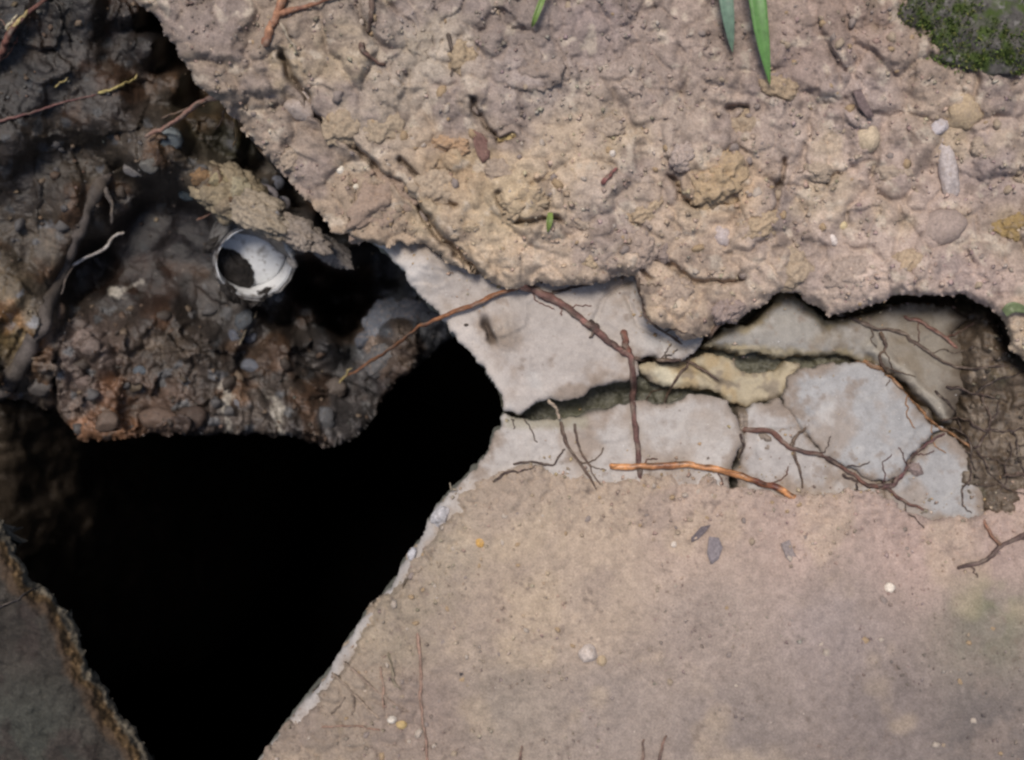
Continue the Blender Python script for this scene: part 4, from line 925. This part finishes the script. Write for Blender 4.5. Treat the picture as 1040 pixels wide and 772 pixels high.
# ------------------------------------------------------------------ green: grass blades, sprout, moss
def grass(pts, width, color, label, lift, group='grass blades'):
    L = catmull([Vector((p[0], p[1], 0)) for p in pts], 8)
    n = len(L); bm = bmesh.new(); rows = []
    zb = top([v.x for v in L], [v.y for v in L])
    z0 = float(zb.max()) + lift
    for i, v in enumerate(L):
        t = i / (n - 1)
        w = width * (1 - t ** 3.5) * (0.75 + 0.25 * min(1, t * 3)) / 2 + 0.3
        dx = L[min(i + 1, n - 1)] - L[max(i - 1, 0)]; dx.normalize(); pn = Vector((-dx.y, dx.x, 0))
        z = z0 - (lift + 0.001) * t ** 2 * 0.8 + 0.004 * math.sin(t * 3.1)
        row = []
        for s_, dz in ((-1, 0.0012), (-0.5, 0.0003), (0, -0.0004), (0.5, 0.0003), (1, 0.0012)):
            p = v + pn * (s_ * w); row.append(bm.verts.new(at(p.x, p.y, z + dz)))
        for s_, dz in ((1, 0.0008), (0, -0.0008), (-1, 0.0008)):
            p = v + pn * (s_ * w); row.append(bm.verts.new(at(p.x, p.y, z + dz)))
        rows.append(row)
    for a, b in zip(rows[:-1], rows[1:]):
        for k in range(8):
            k2 = (k + 1) % 8; bm.faces.new((a[k], a[k2], b[k2], b[k]))
    bmesh.ops.recalc_face_normals(bm, faces=bm.faces)
    for f in bm.faces: f.smooth = True
    me = bpy.data.meshes.new('grass_blade'); bm.to_mesh(me); bm.free()
    m = material('grass_surface', color, 0.45, 0.25, 260, 0.15, 0.0004, 0.4)
    o = link('grass_blade', me, m)
    return tag(o, label, 'grass blade', group)
grass([(731, -40), (736, -12), (740, 20), (744, 53)], 15, (.125, .19, .135), 'bluish green grass blade hanging from the top edge, shorter of two', 0.014)
grass([(761, -44), (768, -10), (774, 35), (782, 86)], 18, (.095, .20, .055), 'bright green grass blade hanging from the top edge, longer of two', 0.016)
grass([(556, -14), (549, 4), (543, 20), (540, 28)], 6, (.13, .2, .05), 'tiny thin green sprout at the top edge above the big purplish clod', 0.006)
grass([(559, 216), (558, 226), (556, 236)], 6, (.15, .2, .05), 'tiny green shoot on the bank below the pale yellow clod', 0.002)
grass([(1020, 318), (1030, 312), (1050, 318)], 11, (.13, .16, .075), 'dull green leaf blade at the right border beside the earth lip', 0.002)

ms = stone('mossy_stone', 1000, 18, 190, 128, -12, (.085, .078, .07), 90, 0.42, 62, 0.2, 1.5, sub=5, var=0.5, scale=260, zbase=0.036,
           label='dark stone covered in green moss in the top right corner', cat='stone',
           speck=[(95, 0.46, 0.60, (.052, .075, .018), 3.0), (150, 0.58, 0.66, (.17, .16, .145), 9.0)])
# moss: countless small leaves on the stone
rng = np.random.RandomState(11)
Vm = []; Cm = []
mv = np.array([v.co[:] for v in ms.data.vertices]); mnorm = np.array([v.normal[:] for v in ms.data.vertices])
sel = np.nonzero((mnorm[:, 2] > 0.05))[0]
dens = fbm(mv[sel, 0] * 4000, mv[sel, 1] * 4000, 90, 5, 3)
sel = sel[dens > -0.12]
for _ in range(9000):
    i = sel[rng.randint(len(sel))]
    p = mv[i] + rng.normal(0, 0.0018, 3) * (1, 1, 0.2); n_ = mnorm[i] + rng.normal(0, 0.5, 3); n_ /= np.linalg.norm(n_)
    t_ = np.cross(n_, rng.normal(0, 1, 3)); t_ /= np.linalg.norm(t_) + 1e-9
    L_ = rng.uniform(0.0012, 0.0032)
    Vm += [p + t_ * L_ * 0.28, p - t_ * L_ * 0.28, p + n_ * L_]
    g = rng.uniform(0.5, 1.4); c_ = np.array((.068, .098, .022)) * g if rng.rand() < 0.75 else np.array((.12, .125, .035)) * g
    Cm += [c_, c_, c_ * 1.3]
fl = np.arange(len(Vm))
me = np_mesh('moss', Vm, fl, np.arange(0, len(Vm), 3), np.full(len(Vm) // 3, 3), np.array(Cm))
mo = link('moss', me, material('moss_leaf', None, 0.8, 0.2, 300, 0), ms); mo['kind'] = 'stuff'

# ------------------------------------------------------------------ broken white pipe in the dark wall
PC = at(258, 267, -0.150)
rp = 40 * PX * (H + 0.150) / H
D = Vector((0.30, -0.44, 0.85)).normalized()            # the way the mouth looks
U = D.cross(Vector((0.83, 0.55, 0))).normalized(); W = D.cross(U).normalized()
pipe = bpy.data.objects.new('drain_pipe', None); C.objects.link(pipe); pipe.location = PC
tag(pipe, 'broken white pipe end with muddy inside sticking out of the dark earth wall', 'pipe')
def pipe_shell(name, r0, r1, a0, a1, l0, l1, mat, ragged=0.0, n=64, rows=10):
    V = []; F = []
    closed = abs(a1 - a0) > 6.28
    for layer, rad in ((0, r0), (1, r1)):
        for j in range(rows + 1):
            for i in range(n + (0 if closed else 1)):
                a = a0 + (a1 - a0) * i / n
                end = l1 + ragged * (mn.noise(Vector((math.cos(a) * 2.1, math.sin(a) * 2.1, 3))) + 0.5 * mn.noise(Vector((math.cos(a) * 6, math.sin(a) * 6, 7))))
                l = l0 + (end - l0) * j / rows
                V.append((U * math.cos(a) + W * math.sin(a)) * rad + D * l)
    wn_ = n if closed else n + 1; per = (rows + 1) * wn_
    for layer in (0, 1):
        for j in range(rows):
            for i in range(n):
                i2 = (i + 1) % wn_
                q = [layer * per + j * wn_ + i, layer * per + j * wn_ + i2, layer * per + (j + 1) * wn_ + i2, layer * per + (j + 1) * wn_ + i]
                F.append(q if layer else q[::-1])
    for j in (0, rows):
        for i in range(n):
            i2 = (i + 1) % wn_; F.append([j * wn_ + i, j * wn_ + i2, per + j * wn_ + i2, per + j * wn_ + i])
    if not closed:
        for i in (0, n):
            for j in range(rows):
                F.append([j * wn_ + i, (j + 1) * wn_ + i, per + (j + 1) * wn_ + i, per + j * wn_ + i])
    fl_ = [v for f in F for v in f]
    me = np_mesh(name, V, fl_, np.arange(len(F)) * 4, np.full(len(F), 4))
    return link(name, me, mat, pipe)
M_PIPE = material('pipe_plastic', (.62, .63, .635), 0.8, 0.10, 260, 0.08, 0.0004, 0.4, speck=[(60, 0.56, 0.68, (.15, .13, .11), 2.0), (200, 0.6, 0.7, (.22, .2, .18), 5.0), (260, 0.66, 0.72, (.16, .13, .10), 7.0)])
M_PIPEOUT = material('muddy_pipe_outside', (.16, .155, .15), 0.6, 0.4, 200, 0.4, 0.001, 0.3, speck=[(120, 0.5, 0.62, (.05, .042, .038), 2.0)])
pipe_shell('liner', rp * 0.945, rp * 0.915, 0, 2 * math.pi, -0.026, 0.0, M_PIPE, 0.0035)
pipe_shell('socket', rp * 1.03, rp * 0.955, 0, 2 * math.pi, -0.05, -0.0005, M_PIPEOUT, 0.007)
def lump(name, mat, c, ax, ra, ay, rb, az, rc, seed, sub=5, amp=0.35):
    bm = bmesh.new(); bmesh.ops.create_icosphere(bm, subdivisions=sub, radius=1.0)
    o_ = Vector((seed * 3.3, seed, 5))
    for v in bm.verts:
        k = 1 + amp * mn.noise(v.co * 2.2 + o_) + amp * 0.5 * mn.noise(v.co * 6 + o_) + amp * 0.25 * mn.noise(v.co * 14 + o_)
        v.co = (ax * v.co.x * ra + ay * v.co.y * rb + az * v.co.z * rc) * k + c
    for f in bm.faces: f.smooth = True
    me = bpy.data.meshes.new(name); bm.to_mesh(me); bm.free(); return link(name, me, mat, pipe)
lump('back', M_PIPE, D * -0.027, U, rp * 0.93, W, rp * 0.93, D, 0.006, 3, 4, 0.05)
M_MUD = material('pipe_mud', (.020, .017, .015), 0.6, 0.5, 400, 0.6)  # mud coloured near black to pass into the shadow inside the mouth
ld = Vector((-0.80, -0.60, 0)); ld = (ld - D * ld.dot(D)).normalized(); od = D.cross(ld)
lump('mud', M_MUD, ld * rp * 0.62 + D * -0.022, ld, 0.0135, od, 0.022, D, 0.008, 8, 5, 0.22)
lump('mud', M_MUD, ld * rp * 0.98 + od * rp * 0.3 + D * -0.004, ld, 0.005, od, 0.012, D, 0.006, 11)
lump('mud', M_MUD, ld * rp * 0.5 - od * rp * 0.92 + D * -0.008, ld, 0.010, od, 0.0045, D, 0.006, 14)
lump('mud', M_MUD, ld * rp * 0.5 + od * rp * 0.9 + D * -0.006, ld, 0.011, od, 0.0045, D, 0.007, 17)
stone('pipe_shard', 293, 249, 10, 28, 18, (.36, .35, .33), 95, 0.5, 10, 0.2, 1.5, zbase=-.13, label='pale grey shard standing against the right end of the white pipe', cat='shard')
stone('pipe_shard', 297, 266, 9, 13, 20, (.28, .26, .24), 96, 0.5, 9, 0.3, 1.5, zbase=-.145, label='small pale shard below the standing shard at the pipe end', cat='shard')

# ------------------------------------------------------------------ loose crumbs of earth: nobody could count them
def crumbs(parent, n, test, size, cols, seed, mat):
    rs = np.random.RandomState(seed)
    X = rs.uniform(-20, 1060, n * 6); Y = rs.uniform(-20, 792, n * 6)
    k = test(X, Y, rs); X, Y = X[k][:n], Y[k][:n]; n = len(X)
    Z = top(X, Y); r = size[0] + (size[1] - size[0]) * rs.uniform(0, 1, n) ** 4
    wx, wy = unproject(X, Y, Z)
    oct_ = np.array([(1, 0, 0), (0, 1, 0), (-1, 0, 0), (0, -1, 0), (0, 0, 1), (0, 0, -1)], float)
    a = rs.uniform(0, 6.28, n); ca, sa = np.cos(a)[:, None], np.sin(a)[:, None]
    sh = oct_[None] * rs.uniform(0.55, 1.25, (n, 6, 1)) + rs.normal(0, 0.22, (n, 6, 3))
    px = sh[:, :, 0] * ca - sh[:, :, 1] * sa; py = sh[:, :, 0] * sa + sh[:, :, 1] * ca; pz = sh[:, :, 2] * 0.75
    rr_ = (r * PX)[:, None]
    V = np.stack([wx[:, None] + px * rr_, wy[:, None] + py * rr_, Z[:, None] + (pz + 0.3) * rr_], 2).reshape(-1, 3)
    f = np.array([(0, 1, 4), (1, 2, 4), (2, 3, 4), (3, 0, 4), (1, 0, 5), (2, 1, 5), (3, 2, 5), (0, 3, 5)])
    F = (f[None] + (np.arange(n) * 6)[:, None, None]).reshape(-1)
    ci = (cols(X, Y, np.full(n, 30.0)) if callable(cols) else np.array(cols)[rs.randint(len(cols), size=n)]) * rs.uniform(0.8, 1.25, (n, 1)) * rs.uniform(0.93, 1.07, (n, 3))
    me = np_mesh('crumbs', V, F, np.arange(0, len(F), 3), np.full(len(F) // 3, 3), np.repeat(ci, 6, 0))
    o = link('crumbs', me, mat, parent); o['kind'] = 'stuff'
M_CRUMB = material('earth_crumb', None, 0.9, 0.25, 800, 0.3, 0.0005, 0.15)
EC = [(.33, .25, .18), (.37, .28, .2), (.27, .21, .165), (.40, .32, .25), (.22, .17, .14), (.36, .26, .15)]
crumbs(bank, 4500, lambda x, y, rs: (up_s(x, y) > 7) & (vnoise(x / 26, y / 26, 15) > 0.45), (0.7, 3.4), up_c, 1, M_CRUMB)
LIPL = UP_LIP[:-1]; LOWL = LOWER[:24]
def near_slab(x, y, rs):
    dd = np.minimum(polydist(x, y, LIPL), polydist(x, y, LOWL) * 0.7)
    lim = rs.exponential(9, x.shape) * (0.3 + 1.4 * vnoise(x / 30, y / 30, 16))
    return (dd < lim) & (up_s(x, y) < 1) & (low_s(x, y) < 6) & ((x > 400) & (y > 240))
crumbs(cover, 5200, near_slab, (0.7, 2.8), EC, 2, M_CRUMB)
crumbs(cover, 2500, lambda x, y, rs: (low_s(x, y) > 2) & (vnoise(x / 40, y / 40, 17) > np.where(low_s(x, y) < 60, 0.2, np.where(x < 500, 0.35, 0.55))), (0.7, 2.6), low_c, 3, M_CRUMB)
crumbs(bed, 2500, lambda x, y, rs: (x > 925) & (y > 320) & (y < 515) & (up_s(x, y) < 0) & (low_s(x, y) < 0) & (vnoise(x / 30, y / 30, 19) > np.where(x < 985, 0.95, 0.2)), (1.0, 4.5), [(.09, .07, .055), (.14, .11, .085), (.2, .165, .13), (.06, .05, .04)], 4, M_CRUMB)
crumbs(pit, 700, lambda x, y, rs: (pit_s(x, y) > 1) & (up_s(x, y) < -4) & ((y > 310) | (polydist(x, y, [(130, 165), (230, 190), (345, 258)]) < 24) | (vnoise(x / 30, y / 30, 18) > 0.5)) & (np.hypot(x - 340, y - 305) > 40) & (np.hypot(x - 258, y - 268) > 42) & (sdf(x, y, SLAB_UP) < -3), (1.0, 4.8), [(.08, .06, .045), (.12, .085, .06), (.16, .12, .09), (.055, .045, .038), (.09, .085, .08)], 5, M_CRUMB)
